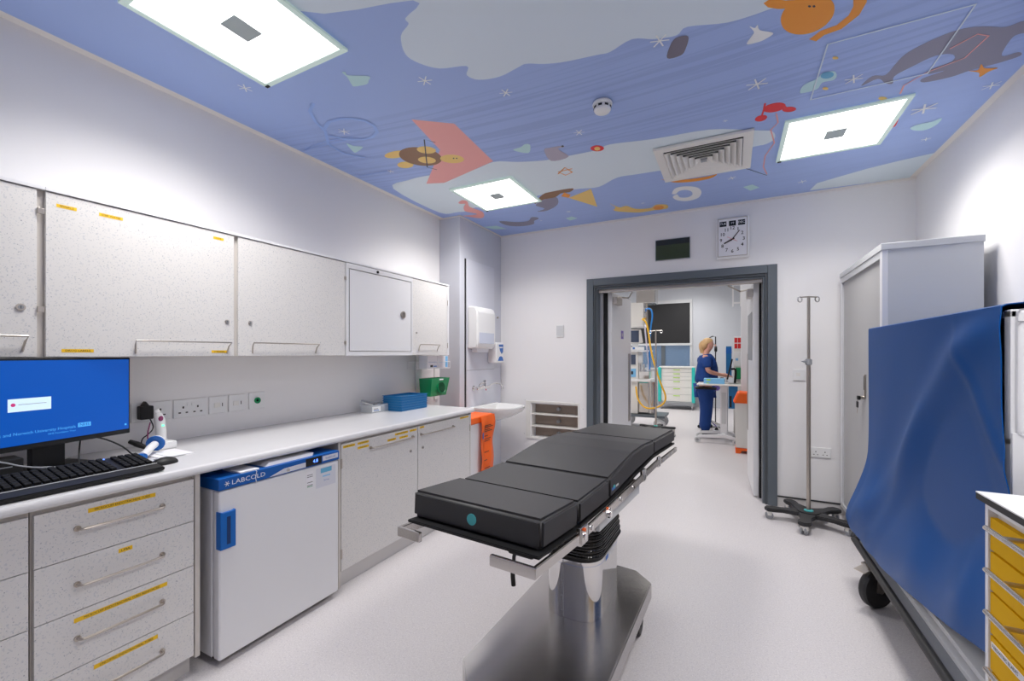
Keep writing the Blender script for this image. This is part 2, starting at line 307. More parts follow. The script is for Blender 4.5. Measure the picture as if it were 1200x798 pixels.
# ceiling with printed mural
MURAL=[
('cloud',1,[(-1.175,1.385),(-1.267,1.443),(-1.278,1.476),(-1.357,1.515),(-1.419,1.616),(-1.402,1.698),(-1.333,1.779),(-1.2,1.827),(-1.239,1.886),(-1.203,1.948),(-1.091,1.976),(-0.974,1.956),(-0.922,1.95),(-0.842,1.993),(-0.741,2.026),(-0.586,2.051),(-0.526,2.06),(-0.413,2.023),(-0.321,2.07),(-0.226,2.092),(-0.176,2.06),(-0.015,2.115),(0.141,2.115),(0.205,2.095),(0.15,1.9),(0.2,1.2),(-0.3,0.75),(-1.0,0.6),(-1.5,0.8),(-1.65,1.2)]),
('cloud2',1,[(-2.672,2.887),(-2.413,2.801),(-2.194,2.808),(-1.866,2.885),(-1.616,2.834),(-1.453,2.918),(-1.262,2.987),(-1.076,3.001),(-0.859,3.007),(-0.758,2.969),(-0.47,3.031),(-0.128,3.071),(0.13,3.215),(0.238,3.286),(0.259,3.406),(0.208,3.467),(0.116,3.475),(-0.279,3.58),(-0.671,3.566),(-0.847,3.558),(-1.038,3.681),(-1.196,3.647),(-1.385,3.631),(-1.592,3.627),(-2.034,3.763),(-2.281,3.636),(-2.39,3.694),(-2.52,3.669),(-2.699,3.595)]),
('cloud2',0,[(0.621,4.627),(0.651,4.46),(0.789,4.381),(0.962,4.288),(1.126,4.229),(1.356,4.168),(1.36,4.2),(1.36,4.675)]),
('pink',0,[(-1.781,2.084),(-1.571,2.247),(-1.615,2.823),(-2.191,2.987),(-2.34,2.932),(-1.865,2.49)]),
('sand',1,[(-2.096,2.419),(-2.111,2.432),(-2.135,2.442),(-2.164,2.448),(-2.196,2.449),(-2.228,2.445),(-2.256,2.437),(-2.278,2.424),(-2.292,2.41),(-2.295,2.394),(-2.288,2.38),(-2.272,2.367),(-2.248,2.358),(-2.218,2.352),(-2.187,2.352),(-2.156,2.356),(-2.129,2.364),(-2.108,2.376),(-2.094,2.39),(-2.09,2.405)]),
('sand',1,[(-2.195,2.593),(-2.21,2.606),(-2.229,2.615),(-2.25,2.618),(-2.271,2.617),(-2.291,2.61),(-2.306,2.599),(-2.316,2.584),(-2.32,2.568),(-2.316,2.551),(-2.307,2.536),(-2.292,2.524),(-2.273,2.516),(-2.252,2.512),(-2.231,2.514),(-2.212,2.521),(-2.197,2.532),(-2.187,2.546),(-2.183,2.562),(-2.186,2.578)]),
('brown',1,[(-1.945,2.619),(-1.981,2.65),(-2.026,2.666),(-2.074,2.667),(-2.122,2.651),(-2.162,2.62),(-2.191,2.579),(-2.207,2.53),(-2.207,2.481),(-2.192,2.435),(-2.164,2.397),(-2.127,2.371),(-2.085,2.359),(-2.04,2.36),(-1.997,2.375),(-1.96,2.403),(-1.931,2.44),(-1.914,2.484),(-1.91,2.532),(-1.921,2.578)]),
('sand',1,[(-1.898,2.487),(-1.912,2.498),(-1.93,2.504),(-1.95,2.505),(-1.97,2.499),(-1.989,2.488),(-2.003,2.473),(-2.013,2.455),(-2.016,2.436),(-2.013,2.419),(-2.004,2.404),(-1.99,2.393),(-1.973,2.388),(-1.953,2.388),(-1.934,2.394),(-1.916,2.404),(-1.902,2.419),(-1.892,2.436),(-1.888,2.454),(-1.89,2.472)]),
('sand',1,[(-1.998,2.617),(-2.012,2.629),(-2.029,2.635),(-2.049,2.636),(-2.069,2.63),(-2.087,2.619),(-2.102,2.604),(-2.111,2.586),(-2.114,2.567),(-2.111,2.55),(-2.102,2.535),(-2.088,2.524),(-2.07,2.518),(-2.051,2.518),(-2.032,2.523),(-2.014,2.534),(-2.0,2.549),(-1.991,2.566),(-1.987,2.584),(-1.99,2.602)]),
('sand',1,[(-1.795,2.696),(-1.811,2.712),(-1.833,2.721),(-1.859,2.723),(-1.886,2.717),(-1.912,2.704),(-1.933,2.685),(-1.948,2.663),(-1.955,2.639),(-1.953,2.617),(-1.943,2.597),(-1.926,2.583),(-1.904,2.575),(-1.879,2.573),(-1.853,2.579),(-1.829,2.592),(-1.808,2.609),(-1.793,2.631),(-1.786,2.654),(-1.786,2.676)]),
('ink',0,[(-1.824,2.385),(-1.872,2.316),(-2.131,2.674),(-2.09,2.748),(-2.084,2.744),(-2.123,2.678),(-1.866,2.322),(-1.83,2.389)]),
('ink',1,[(-1.849,2.646),(-1.851,2.649),(-1.853,2.651),(-1.855,2.652),(-1.858,2.652),(-1.859,2.652),(-1.861,2.651),(-1.861,2.649),(-1.861,2.646),(-1.86,2.644),(-1.859,2.641),(-1.857,2.639),(-1.854,2.637),(-1.852,2.636),(-1.85,2.635),(-1.848,2.636),(-1.847,2.637),(-1.846,2.639),(-1.846,2.641),(-1.847,2.644)]),
('ink',1,[(-1.829,2.657),(-1.831,2.659),(-1.833,2.661),(-1.835,2.662),(-1.838,2.662),(-1.839,2.662),(-1.841,2.661),(-1.841,2.659),(-1.841,2.657),(-1.84,2.654),(-1.839,2.651),(-1.837,2.649),(-1.834,2.647),(-1.832,2.646),(-1.83,2.645),(-1.828,2.646),(-1.827,2.647),(-1.826,2.649),(-1.826,2.651),(-1.827,2.654)]),
('grey',1,[(0.63,2.951),(0.66,2.872),(0.718,2.892),(0.735,2.813),(0.756,2.734),(0.819,2.675),(0.908,2.639),(1.0,2.662),(1.091,2.713),(1.143,2.699),(1.193,2.737),(1.227,2.815),(1.174,2.801),(1.156,2.83),(1.18,2.967),(1.238,2.968),(1.261,3.009),(1.194,3.034),(1.103,3.044),(1.028,3.072),(0.924,3.066),(0.902,3.021),(0.979,2.987),(0.914,2.986),(0.908,2.944),(0.981,2.909),(0.962,2.844),(0.89,2.818),(0.821,2.867),(0.764,2.926),(0.776,3.001),(0.739,2.979),(0.692,2.913)]),
('orange',1,[(0.38,2.205),(0.389,2.244),(0.39,2.282),(0.38,2.316),(0.362,2.341),(0.335,2.355),(0.303,2.355),(0.27,2.341),(0.239,2.315),(0.214,2.28),(0.198,2.24),(0.191,2.199),(0.194,2.162),(0.207,2.132),(0.227,2.112),(0.252,2.102),(0.281,2.104),(0.31,2.116),(0.338,2.139),(0.362,2.169)]),
('orange',0,[(0.445,2.204),(0.456,2.258),(0.45,2.309),(0.416,2.353),(0.359,2.361),(0.32,2.401),(0.352,2.431),(0.377,2.401),(0.44,2.391),(0.49,2.327),(0.5,2.256),(0.489,2.196)]),
('orange',0,[(0.118,2.066),(0.136,2.099),(0.176,2.13),(0.22,2.148),(0.236,2.108),(0.198,2.092),(0.168,2.069),(0.156,2.046)]),
('ink',1,[(0.297,2.176),(0.297,2.178),(0.297,2.18),(0.296,2.181),(0.294,2.181),(0.293,2.181),(0.291,2.179),(0.289,2.178),(0.288,2.175),(0.287,2.173),(0.286,2.171),(0.286,2.169),(0.287,2.167),(0.288,2.166),(0.289,2.166),(0.291,2.167),(0.292,2.168),(0.294,2.17),(0.296,2.172),(0.297,2.174)]),
('ink',1,[(0.314,2.185),(0.314,2.187),(0.313,2.189),(0.312,2.189),(0.311,2.19),(0.309,2.189),(0.307,2.188),(0.306,2.186),(0.304,2.184),(0.303,2.182),(0.303,2.179),(0.303,2.177),(0.303,2.176),(0.304,2.175),(0.306,2.175),(0.307,2.175),(0.309,2.176),(0.311,2.178),(0.312,2.18),(0.313,2.183)]),
('red',1,[(0.282,2.973),(0.283,2.99),(0.277,3.005),(0.267,3.017),(0.252,3.025),(0.235,3.027),(0.216,3.024),(0.199,3.016),(0.184,3.003),(0.173,2.987),(0.168,2.97),(0.168,2.953),(0.174,2.938),(0.185,2.926),(0.2,2.92),(0.217,2.918),(0.235,2.921),(0.252,2.929),(0.266,2.941),(0.277,2.957)]),
('red',1,[(0.195,3.065),(0.195,3.077),(0.192,3.089),(0.187,3.099),(0.178,3.105),(0.169,3.109),(0.158,3.108),(0.148,3.103),(0.139,3.095),(0.133,3.085),(0.13,3.073),(0.13,3.06),(0.133,3.049),(0.138,3.039),(0.147,3.033),(0.156,3.03),(0.166,3.031),(0.176,3.035),(0.185,3.043),(0.191,3.053)]),
('red',1,[(0.343,3.046),(0.342,3.056),(0.339,3.063),(0.331,3.068),(0.322,3.07),(0.311,3.068),(0.299,3.062),(0.288,3.054),(0.279,3.044),(0.273,3.034),(0.27,3.023),(0.27,3.013),(0.274,3.006),(0.281,3.002),(0.291,3.0),(0.302,3.002),(0.313,3.007),(0.324,3.015),(0.333,3.025),(0.339,3.036)]),
('red',0,[(0.169,2.894),(0.165,2.986),(0.157,3.069),(0.167,3.069),(0.175,2.986),(0.179,2.894)]),
('red',0,[(0.262,2.961),(0.295,3.034),(0.305,3.03),(0.272,2.957)]),
('white',1,[(-0.486,4.14),(-0.441,4.017),(-0.349,4.017),(-0.266,4.097),(-0.244,4.235),(-0.283,4.369),(-0.377,4.408),(-0.463,4.342),(-0.49,4.231),(-0.446,4.181),(-0.43,4.273),(-0.368,4.304),(-0.323,4.255),(-0.325,4.163),(-0.366,4.103),(-0.419,4.105),(-0.457,4.165)]),
('sand',1,[(-1.057,4.138),(-1.034,4.267),(-1.072,4.347),(-1.016,4.427),(-0.851,4.538),(-0.703,4.537),(-0.578,4.539),(-0.57,4.423),(-0.661,4.376),(-0.726,4.451),(-0.862,4.405),(-0.926,4.275),(-1.001,4.284)]),
('orange',1,[(-0.603,4.487),(-0.608,4.507),(-0.617,4.525),(-0.629,4.539),(-0.644,4.546),(-0.659,4.546),(-0.674,4.54),(-0.686,4.527),(-0.695,4.509),(-0.7,4.489),(-0.699,4.467),(-0.694,4.446),(-0.685,4.429),(-0.673,4.416),(-0.658,4.409),(-0.643,4.409),(-0.629,4.416),(-0.617,4.428),(-0.608,4.445),(-0.603,4.465)]),
('sand',0,[(-1.363,3.808),(-1.111,3.692),(-1.191,4.172)]),
('grey',1,[(-1.717,3.843),(-1.544,3.732),(-1.457,3.742),(-1.519,3.926),(-1.673,4.044),(-1.783,4.028),(-1.679,3.98)]),
('brown',1,[(-1.714,3.807),(-1.553,3.625),(-1.457,3.593),(-1.253,3.603),(-1.3,3.673),(-1.385,3.67),(-1.47,3.736),(-1.578,3.741)]),
('orange',0,[(-1.412,3.74),(-1.353,3.662),(-1.32,3.745),(-1.363,3.808)]),
('pink',1,[(-2.351,3.433),(-2.286,3.403),(-2.26,3.452),(-2.322,3.59),(-2.286,3.759),(-2.337,3.893),(-2.416,3.943),(-2.512,3.825),(-2.544,3.787),(-2.396,3.819),(-2.381,3.784),(-2.436,3.682),(-2.375,3.562),(-2.315,3.498),(-2.359,3.475)]),
('grey',1,[(-2.295,4.146),(-2.235,4.153),(-2.117,4.25),(-1.995,4.264),(-1.911,4.168),(-1.853,4.21),(-1.873,4.257),(-1.937,4.295),(-1.995,4.399),(-2.156,4.405),(-2.278,4.304)]),
('green',1,[(-1.803,1.569),(-1.786,1.577),(-1.792,1.601),(-1.703,1.655),(-1.731,1.682),(-1.764,1.699),(-1.837,1.683),(-1.837,1.662),(-1.81,1.608)]),
('green',1,[(-2.386,2.114),(-2.368,2.161),(-2.323,2.204),(-2.43,2.24),(-2.438,2.22)]),
('green',1,[(-1.397,2.731),(-1.329,2.716),(-1.282,2.691),(-1.258,2.723),(-1.32,2.822)]),
('green',0,[(-2.55,4.228),(-2.39,4.259),(-2.343,4.428),(-2.49,4.366)]),
('green',0,[(-1.596,4.365),(-1.518,4.337),(-1.481,4.424),(-1.581,4.466)]),
('white',1,[(0.063,2.302),(0.08,2.258),(0.09,2.23),(0.071,2.183),(0.092,2.204),(0.103,2.19),(0.114,2.23),(0.169,2.278),(0.134,2.307),(0.101,2.311)]),
('dark',1,[(-0.284,2.231),(-0.256,2.138),(-0.225,2.106),(-0.178,2.122),(-0.196,2.201),(-0.222,2.24)]),
('lgrey',1,[(-1.199,2.833),(-1.148,2.819),(-1.054,2.833),(-1.063,2.858),(-1.105,2.866),(-1.077,3.011),(-1.218,3.016)]),
('ink',1,[(-1.053,2.843),(-1.055,2.847),(-1.057,2.85),(-1.06,2.852),(-1.063,2.852),(-1.065,2.852),(-1.067,2.85),(-1.069,2.847),(-1.069,2.844),(-1.069,2.84),(-1.068,2.836),(-1.066,2.832),(-1.064,2.829),(-1.061,2.827),(-1.059,2.827),(-1.056,2.827),(-1.054,2.829),(-1.052,2.832),(-1.052,2.835),(-1.052,2.839)]),
('green',1,[(0.339,2.861),(0.35,2.792),(0.403,2.764),(0.421,2.723),(0.469,2.727),(0.491,2.775),(0.484,2.816),(0.436,2.815),(0.419,2.872),(0.361,2.879)]),
('teal',1,[(0.475,2.756),(0.476,2.767),(0.474,2.776),(0.47,2.782),(0.463,2.786),(0.454,2.786),(0.445,2.783),(0.436,2.777),(0.428,2.769),(0.421,2.758),(0.418,2.748),(0.417,2.738),(0.419,2.729),(0.423,2.722),(0.43,2.719),(0.439,2.719),(0.448,2.722),(0.457,2.728),(0.465,2.736),(0.471,2.746)]),
('orange',1,[(1.089,3.044),(1.129,3.057),(1.122,3.004),(1.155,3.055),(1.212,3.081),(1.186,3.1),(1.166,3.139),(1.144,3.088)]),
('green',1,[(1.03,3.643),(1.06,3.608),(1.121,3.605),(1.16,3.578),(1.165,3.662),(1.129,3.719),(1.068,3.698)]),
('green',0,[(0.088,4.26),(0.158,4.232),(0.218,4.337),(0.149,4.387)]),
('orange',1,[(-0.535,3.736),(-0.471,3.811),(-0.33,3.858),(-0.189,3.872),(-0.106,3.857),(-0.164,3.927),(-0.307,3.93),(-0.448,3.867)]),
('red',1,[(-0.809,3.003),(-0.815,3.015),(-0.824,3.024),(-0.837,3.029),(-0.85,3.029),(-0.864,3.025),(-0.877,3.016),(-0.887,3.003),(-0.893,2.989),(-0.896,2.974),(-0.894,2.96),(-0.888,2.947),(-0.878,2.939),(-0.866,2.934),(-0.853,2.934),(-0.84,2.939),(-0.827,2.948),(-0.817,2.96),(-0.811,2.974),(-0.808,2.989)]),
('sand',1,[(-0.834,2.996),(-0.838,3.004),(-0.842,3.01),(-0.848,3.014),(-0.855,3.015),(-0.861,3.014),(-0.866,3.009),(-0.871,3.003),(-0.873,2.995),(-0.873,2.986),(-0.872,2.977),(-0.869,2.969),(-0.864,2.963),(-0.858,2.959),(-0.852,2.958),(-0.846,2.96),(-0.84,2.964),(-0.836,2.971),(-0.834,2.979),(-0.833,2.987)]),
('red',1,[(0.901,3.385),(0.924,3.456),(0.935,3.569),(0.909,3.565),(0.902,3.454)]),
('sand',1,[(0.792,3.16),(0.793,3.167),(0.792,3.171),(0.788,3.174),(0.782,3.174),(0.775,3.171),(0.768,3.167),(0.761,3.16),(0.755,3.152),(0.75,3.144),(0.747,3.137),(0.747,3.13),(0.748,3.126),(0.752,3.123),(0.758,3.123),(0.764,3.126),(0.772,3.131),(0.779,3.137),(0.785,3.145),(0.79,3.153)]),
('orange',0,[(-1.253,3.266),(-1.166,3.178),(-1.15,3.28),(-1.208,3.307),(-1.239,3.229),(-1.122,3.224),(-1.122,3.212),(-1.247,3.221),(-1.214,3.317),(-1.138,3.284),(-1.164,3.166),(-1.261,3.258)]),
('sand',1,[(0.469,2.616),(0.469,2.62),(0.468,2.622),(0.466,2.624),(0.462,2.624),(0.458,2.622),(0.454,2.62),(0.45,2.616),(0.447,2.611),(0.444,2.607),(0.443,2.602),(0.443,2.599),(0.444,2.596),(0.447,2.595),(0.45,2.595),(0.454,2.596),(0.458,2.599),(0.462,2.603),(0.465,2.607),(0.468,2.612)]),
('sand',1,[(0.474,2.893),(0.474,2.897),(0.473,2.901),(0.47,2.903),(0.467,2.903),(0.462,2.902),(0.458,2.898),(0.453,2.894),(0.449,2.889),(0.447,2.883),(0.445,2.878),(0.445,2.873),(0.447,2.87),(0.449,2.868),(0.453,2.868),(0.457,2.869),(0.462,2.872),(0.466,2.877),(0.47,2.882),(0.473,2.888)]),
('ring',0,[(-2.379,1.933),(-2.256,1.877),(-2.178,1.885),(-2.11,1.913),(-2.06,1.966),(-2.055,2.033),(-2.092,2.089),(-2.159,2.118),(-2.231,2.115),(-2.327,2.065),(-2.395,1.978),(-2.413,1.992),(-2.343,2.083),(-2.239,2.137),(-2.155,2.142),(-2.076,2.107),(-2.031,2.039),(-2.038,1.956),(-2.096,1.893),(-2.172,1.861),(-2.262,1.853),(-2.389,1.911)]),
('ring',0,[(-2.176,1.676),(-2.271,1.723),(-2.343,1.821),(-2.388,1.931),(-2.513,2.057),(-2.532,2.216),(-2.441,2.335),(-2.425,2.323),(-2.512,2.21),(-2.495,2.067),(-2.372,1.943),(-2.325,1.831),(-2.257,1.739),(-2.168,1.694)]),
('ring',0,[(-2.707,2.035),(-2.483,2.03),(-2.271,2.071),(-2.269,2.063),(-2.483,2.022),(-2.707,2.027)]),
('ring',0,[(-2.731,2.048),(-2.5,2.068),(-2.286,2.086),(-2.286,2.078),(-2.5,2.06),(-2.731,2.04)]),
('ring',0,[(-2.748,2.552),(-2.443,2.592),(-2.441,2.584),(-2.746,2.544)]),
('pink',0,[(0.847,3.135),(0.839,3.05),(0.901,2.965),(1.028,2.904),(1.056,2.75),(1.0,2.708),(0.928,2.779),(0.934,2.785),(1.002,2.716),(1.048,2.752),(1.022,2.9),(0.897,2.959),(0.831,3.048),(0.839,3.135)]),
('pink',0,[(0.237,3.046),(0.257,3.172),(0.223,3.254),(0.259,3.466),(0.216,3.66),(0.216,3.871),(0.252,4.045),(0.26,4.043),(0.224,3.871),(0.224,3.66),(0.267,3.466),(0.231,3.254),(0.265,3.172),(0.245,3.044)]),
('ink',0,[(0.077,3.815),(0.255,4.071),(0.259,4.067),(0.081,3.811)]),
('white',0,[(0.072,2.648),(0.069,2.656),(0.172,2.688),(0.175,2.68)]),
('white',0,[(0.114,2.614),(0.106,2.616),(0.13,2.722),(0.138,2.72)]),
('white',0,[(0.165,2.634),(0.159,2.628),(0.079,2.702),(0.085,2.708)]),
('white',0,[(0.538,2.838),(0.536,2.845),(0.618,2.87),(0.62,2.863)]),
('white',0,[(0.572,2.811),(0.565,2.813),(0.584,2.897),(0.591,2.895)]),
('white',0,[(0.612,2.827),(0.607,2.822),(0.544,2.881),(0.549,2.886)]),
('white',0,[(0.962,3.371),(0.959,3.381),(1.082,3.419),(1.085,3.409)]),
('white',0,[(1.013,3.331),(1.003,3.333),(1.031,3.459),(1.041,3.457)]),
('white',0,[(1.073,3.355),(1.066,3.347),(0.971,3.435),(0.978,3.443)]),
('white',0,[(1.223,3.253),(1.221,3.259),(1.297,3.283),(1.299,3.277)]),
('white',0,[(1.254,3.229),(1.248,3.23),(1.266,3.307),(1.272,3.306)]),
('white',0,[(1.291,3.243),(1.287,3.239),(1.229,3.293),(1.233,3.297)]),
('white',0,[(1.151,3.868),(1.15,3.873),(1.205,3.89),(1.206,3.885)]),
('white',0,[(1.174,3.85),(1.169,3.851),(1.182,3.908),(1.187,3.907)]),
('white',0,[(1.201,3.861),(1.198,3.858),(1.155,3.897),(1.158,3.9)]),
('white',0,[(-0.033,3.982),(-0.034,3.987),(0.035,4.008),(0.036,4.003)]),
('white',0,[(-0.004,3.959),(-0.01,3.961),(0.006,4.031),(0.012,4.029)]),
('white',0,[(0.029,3.973),(0.025,3.968),(-0.027,4.017),(-0.023,4.022)]),
('white',0,[(0.498,4.341),(0.497,4.346),(0.566,4.367),(0.567,4.362)]),
('white',0,[(0.527,4.318),(0.521,4.32),(0.537,4.39),(0.543,4.388)]),
('white',0,[(0.56,4.332),(0.556,4.327),(0.504,4.376),(0.508,4.381)]),
('white',0,[(-0.051,2.989),(-0.052,2.992),(-0.021,3.001),(-0.02,2.998)]),
('white',0,[(-0.038,2.979),(-0.041,2.98),(-0.034,3.011),(-0.031,3.01)]),
('white',0,[(-0.024,2.985),(-0.025,2.983),(-0.048,3.005),(-0.047,3.007)]),
('white',0,[(-0.339,2.073),(-0.341,2.08),(-0.259,2.105),(-0.257,2.098)]),
('white',0,[(-0.305,2.046),(-0.312,2.048),(-0.293,2.132),(-0.286,2.13)]),
('white',0,[(-0.265,2.062),(-0.27,2.057),(-0.333,2.116),(-0.328,2.121)]),
('white',0,[(-0.785,4.257),(-0.786,4.26),(-0.745,4.273),(-0.744,4.27)]),
('white',0,[(-0.768,4.244),(-0.771,4.244),(-0.762,4.286),(-0.759,4.286)]),
('white',0,[(-0.748,4.252),(-0.75,4.249),(-0.782,4.278),(-0.78,4.281)]),
('white',0,[(-1.498,1.803),(-1.5,1.809),(-1.424,1.833),(-1.422,1.827)]),
('white',0,[(-1.467,1.779),(-1.473,1.78),(-1.455,1.857),(-1.449,1.856)]),
('white',0,[(-1.43,1.793),(-1.434,1.789),(-1.492,1.843),(-1.488,1.847)]),
('white',0,[(-1.159,2.096),(-1.16,2.101),(-1.091,2.122),(-1.09,2.117)]),
('white',0,[(-1.13,2.073),(-1.136,2.075),(-1.12,2.145),(-1.114,2.143)]),
('white',0,[(-1.097,2.087),(-1.101,2.082),(-1.153,2.131),(-1.149,2.136)]),
('white',0,[(-2.305,1.975),(-2.307,1.981),(-2.231,2.005),(-2.229,1.999)]),
('white',0,[(-2.274,1.951),(-2.28,1.952),(-2.262,2.029),(-2.256,2.028)]),
('white',0,[(-2.237,1.965),(-2.241,1.961),(-2.299,2.015),(-2.295,2.019)]),
('white',0,[(-0.931,2.696),(-0.932,2.701),(-0.863,2.722),(-0.862,2.717)]),
('white',0,[(-0.902,2.673),(-0.908,2.675),(-0.892,2.745),(-0.886,2.743)]),
('white',0,[(-0.869,2.687),(-0.873,2.682),(-0.925,2.731),(-0.921,2.736)]),
('white',0,[(-2.458,2.583),(-2.459,2.588),(-2.404,2.605),(-2.403,2.6)]),
('white',0,[(-2.435,2.565),(-2.44,2.566),(-2.427,2.623),(-2.422,2.622)]),
('white',0,[(-2.408,2.576),(-2.411,2.573),(-2.454,2.612),(-2.451,2.615)]),
('white',0,[(-1.519,4.157),(-1.52,4.162),(-1.465,4.179),(-1.464,4.174)]),
('white',0,[(-1.496,4.139),(-1.501,4.14),(-1.488,4.197),(-1.483,4.196)]),
('white',0,[(-1.469,4.15),(-1.472,4.147),(-1.515,4.186),(-1.512,4.189)]),
('white',0,[(-1.876,4.304),(-1.877,4.307),(-1.846,4.316),(-1.845,4.313)]),
('white',0,[(-1.863,4.294),(-1.866,4.295),(-1.859,4.326),(-1.856,4.325)]),
('white',0,[(-1.849,4.3),(-1.85,4.298),(-1.873,4.32),(-1.872,4.322)]),
('white',0,[(-2.414,1.401),(-2.415,1.406),(-2.346,1.427),(-2.345,1.422)]),
('white',0,[(-2.385,1.378),(-2.391,1.38),(-2.375,1.45),(-2.369,1.448)]),
('white',0,[(-2.352,1.392),(-2.356,1.387),(-2.408,1.436),(-2.404,1.441)]),
]
mb=MB();mb.box((XL-.15,YF-.15,ZC),(XR+.15,YB+.15,ZC+.1),'cove')
def catmull(p,k=4):
    n=len(p);o=[]
    for i in range(n):
        a,b,c,d=[Vector(p[(i+j)%n]) for j in (-1,0,1,2)]
        for q in range(k):
            t=q/k;o.append(.5*((2*b)+(c-a)*t+(2*a-5*b+4*c-d)*t*t+(3*b-a-3*c+d)*t**3))
    return o
def decal(mb,pts,z,m,x0=XL,x1=XR,y1=YB):
    vs=[Vector((x,y,0)) for x,y in pts];tr=tessellate_polygon([vs]);t=bmesh.new();V=[t.verts.new((v.x,v.y,z)) for v in vs]
    for a,b,c in tr:
        try:t.faces.new((V[a],V[b],V[c]))
        except ValueError:pass
    bmesh.ops.recalc_face_normals(t,faces=t.faces)
    for lim,n in (((x0,0,0),(-1,0,0)),((x1,0,0),(1,0,0)),((0,y1,0),(0,1,0))):
        bmesh.ops.bisect_plane(t,geom=list(t.verts)+list(t.edges)+list(t.faces),plane_co=lim,plane_no=n,clear_outer=True)
    for f in t.faces:
        if f.normal.z>0:f.normal_flip()
    mb.merge(t,m)
MX0,MX1,MY1=-2.775,1.315,4.665
decal(mb,[(MX0,YF),(MX1,YF),(MX1,MY1),(MX0,MY1)],ZC-.0008,'msky')
for k,(c,sm,p) in enumerate(MURAL):
    pass
    decal(mb,[(v.x,v.y) for v in catmull(p)] if sm else p,ZC-.0012-.00004*k,'m_'+c,MX0,MX1,MY1)
# hairline joints of the ceiling tiles
struct(mb,'ceiling')
mb=MB();mb.box((-2.564,YC,ZC-.012),(-2.55,YB,ZC-.0),'cove');mb.box((XL,YC-.012,ZC-.012),(-2.55,YC,ZC),'cove')
mb.box((-2.564,YB-.016,ZC-.02),(XR,YB,ZC),'cove');struct(mb,'trim_1')
# access hatch outline
mb=MB()
for a,b in (((.40,2.47),(.91,2.476)),((.40,2.965),(.91,2.971)),((.40,2.476),(.406,2.965)),((.904,2.476),(.91,2.965))): mb.box((*a,ZC-.0068),(*b,ZC-.0055),'m_cloud2')
struct(mb,'trim_2')
mb=MB();mb.box((.38,YB-.012,0),(XR,YB,.092),'plinth');mb.box((.38,YB-.016,.088),(XR,YB-.001,.098),'rubber');mb.box((XC,YB-.012,0),(-1.46,YB,.095),'wall');struct(mb,'baseboard_back')
mb=MB();mb.box((XR-.012,YF,0),(XR,YB,.095),'plinth');struct(mb,'baseboard_right')
# door frame
mb=MB()
def frame(mb,x0,x1,z1,w,y0,y1,m,b=.004):
    mb.box((x0,y0,0),(x0+w,y1,z1),m,b);mb.box((x1-w,y0,0),(x1,y1,z1),m,b);mb.box((x0+w,y0,z1-w),(x1-w,y1,z1),m,b)
frame(mb,-1.454,.378,2.256,.078,4.655,4.70,'dgrey')
frame(mb,-1.385,.309,2.187,.03,4.67,4.735,'dgrey2',.002);frame(mb,-1.372,.296,2.172,.035,4.69,4.85,'dgrey')
mb.box((-1.336,4.735,2.105),(.262,4.80,2.137),'nickel')
struct(mb,'trim_3')
mb=MB();mb.box((-1.337,4.80,0),(-1.31,4.84,2.13),'lgrey');mb.box((-1.31,4.84,0),(-1.262,4.86,2.13),'black');mb.box((.238,4.84,0),(.262,4.86,2.13),'black')
mb.box((.2605,4.79,0),(.263,4.84,2.13),'lgrey')
struct(mb,'trim_4')
# the two door leaves, folded back into the far room (built about their hinges)
def leaf(name,hx,hy,rz,side,vision,sign):
    """local: leaf runs +y from the hinge, thickness towards side"""
    X=Matrix.Translation((hx,hy,0))@Matrix.Rotation(rz,4,'Z');e=bpy.data.objects.new(name,None);COL.objects.link(e);e.location=(hx,hy,0);e.rotation_euler=(0,0,rz);WM[e.name]=X;e['kind']='structure'
    t0,t1=(0,.045) if side>0 else (-.045,0);mb=MB(X);mb.box((t0,0,.008),(t1,.84,2.12),'whitem',.003)
    mb.build('door_panel',e)
    mb=MB(X);xf=t1 if side>0 else t0;s=1 if side>0 else -1
    mb.box((min(xf,xf+s*.05),.03,1.99),(max(xf,xf+s*.05),.25,2.07),'nickel',.004);mb.build('door_closer',e)
    mb=MB(X);mb.tube([(xf+s*.03,.12,2.075),(xf+s*.10,.35,2.09),(xf+s*.22,.02,2.11)],.008,'nickel');mb.build('closer_arm',e)
    if sign: mb=MB(X);mb.box((xf,.37,1.60),(xf+s*.003,.47,1.70),'purple',.001);mb.box((xf+s*.003,.39,1.63),(xf+s*.0035,.45,1.67),'m_lgrey');mb.build('door_sign',e)
    mb=MB(X);mb.box((min(xf,xf+s*.004),.70,.55),(max(xf,xf+s*.004),.80,1.42),'nickel',.001);mb.build('push_plate',e)
    if vision: mb=MB(X);mb.box((min(xf,xf+s*.003),.15,1.35),(max(xf,xf+s*.003),.70,1.85),'grey',.002);mb.build('vision_panel',e)
    return e
leaf('door_1',-1.262,4.865,R(-2.8),1,False,True)
leaf('door_2',.236,4.865,R(2),-1,True,False)
# far room shell
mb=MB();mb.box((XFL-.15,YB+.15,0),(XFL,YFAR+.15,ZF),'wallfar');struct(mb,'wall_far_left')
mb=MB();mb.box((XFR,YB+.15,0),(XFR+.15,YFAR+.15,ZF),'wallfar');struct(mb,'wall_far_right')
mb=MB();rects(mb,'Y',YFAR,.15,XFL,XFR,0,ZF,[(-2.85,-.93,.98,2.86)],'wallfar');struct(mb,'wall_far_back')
mb=MB();mb.box((XFL,YB+.0,ZC+.1),(XL-.15,YB+.15,ZF),'wall');mb.box((XFL-.15,YB+.0,0),(XL-.15,YB+.15,ZC+.1),'wall');mb.box((XL-.15,YB+.0,ZC+.1),(XFR+.15,YB+.15,ZF),'wall');struct(mb,'wall_far_front')
mb=MB();mb.box((XFL-.15,YB,ZF),(XFR+.15,YFAR+.15,ZF+.1),'white');struct(mb,'ceiling_far')
mb=MB();mb.box((.125,7.32,0),(XFR,7.47,ZF),'whitem');struct(mb,'wall_partition')
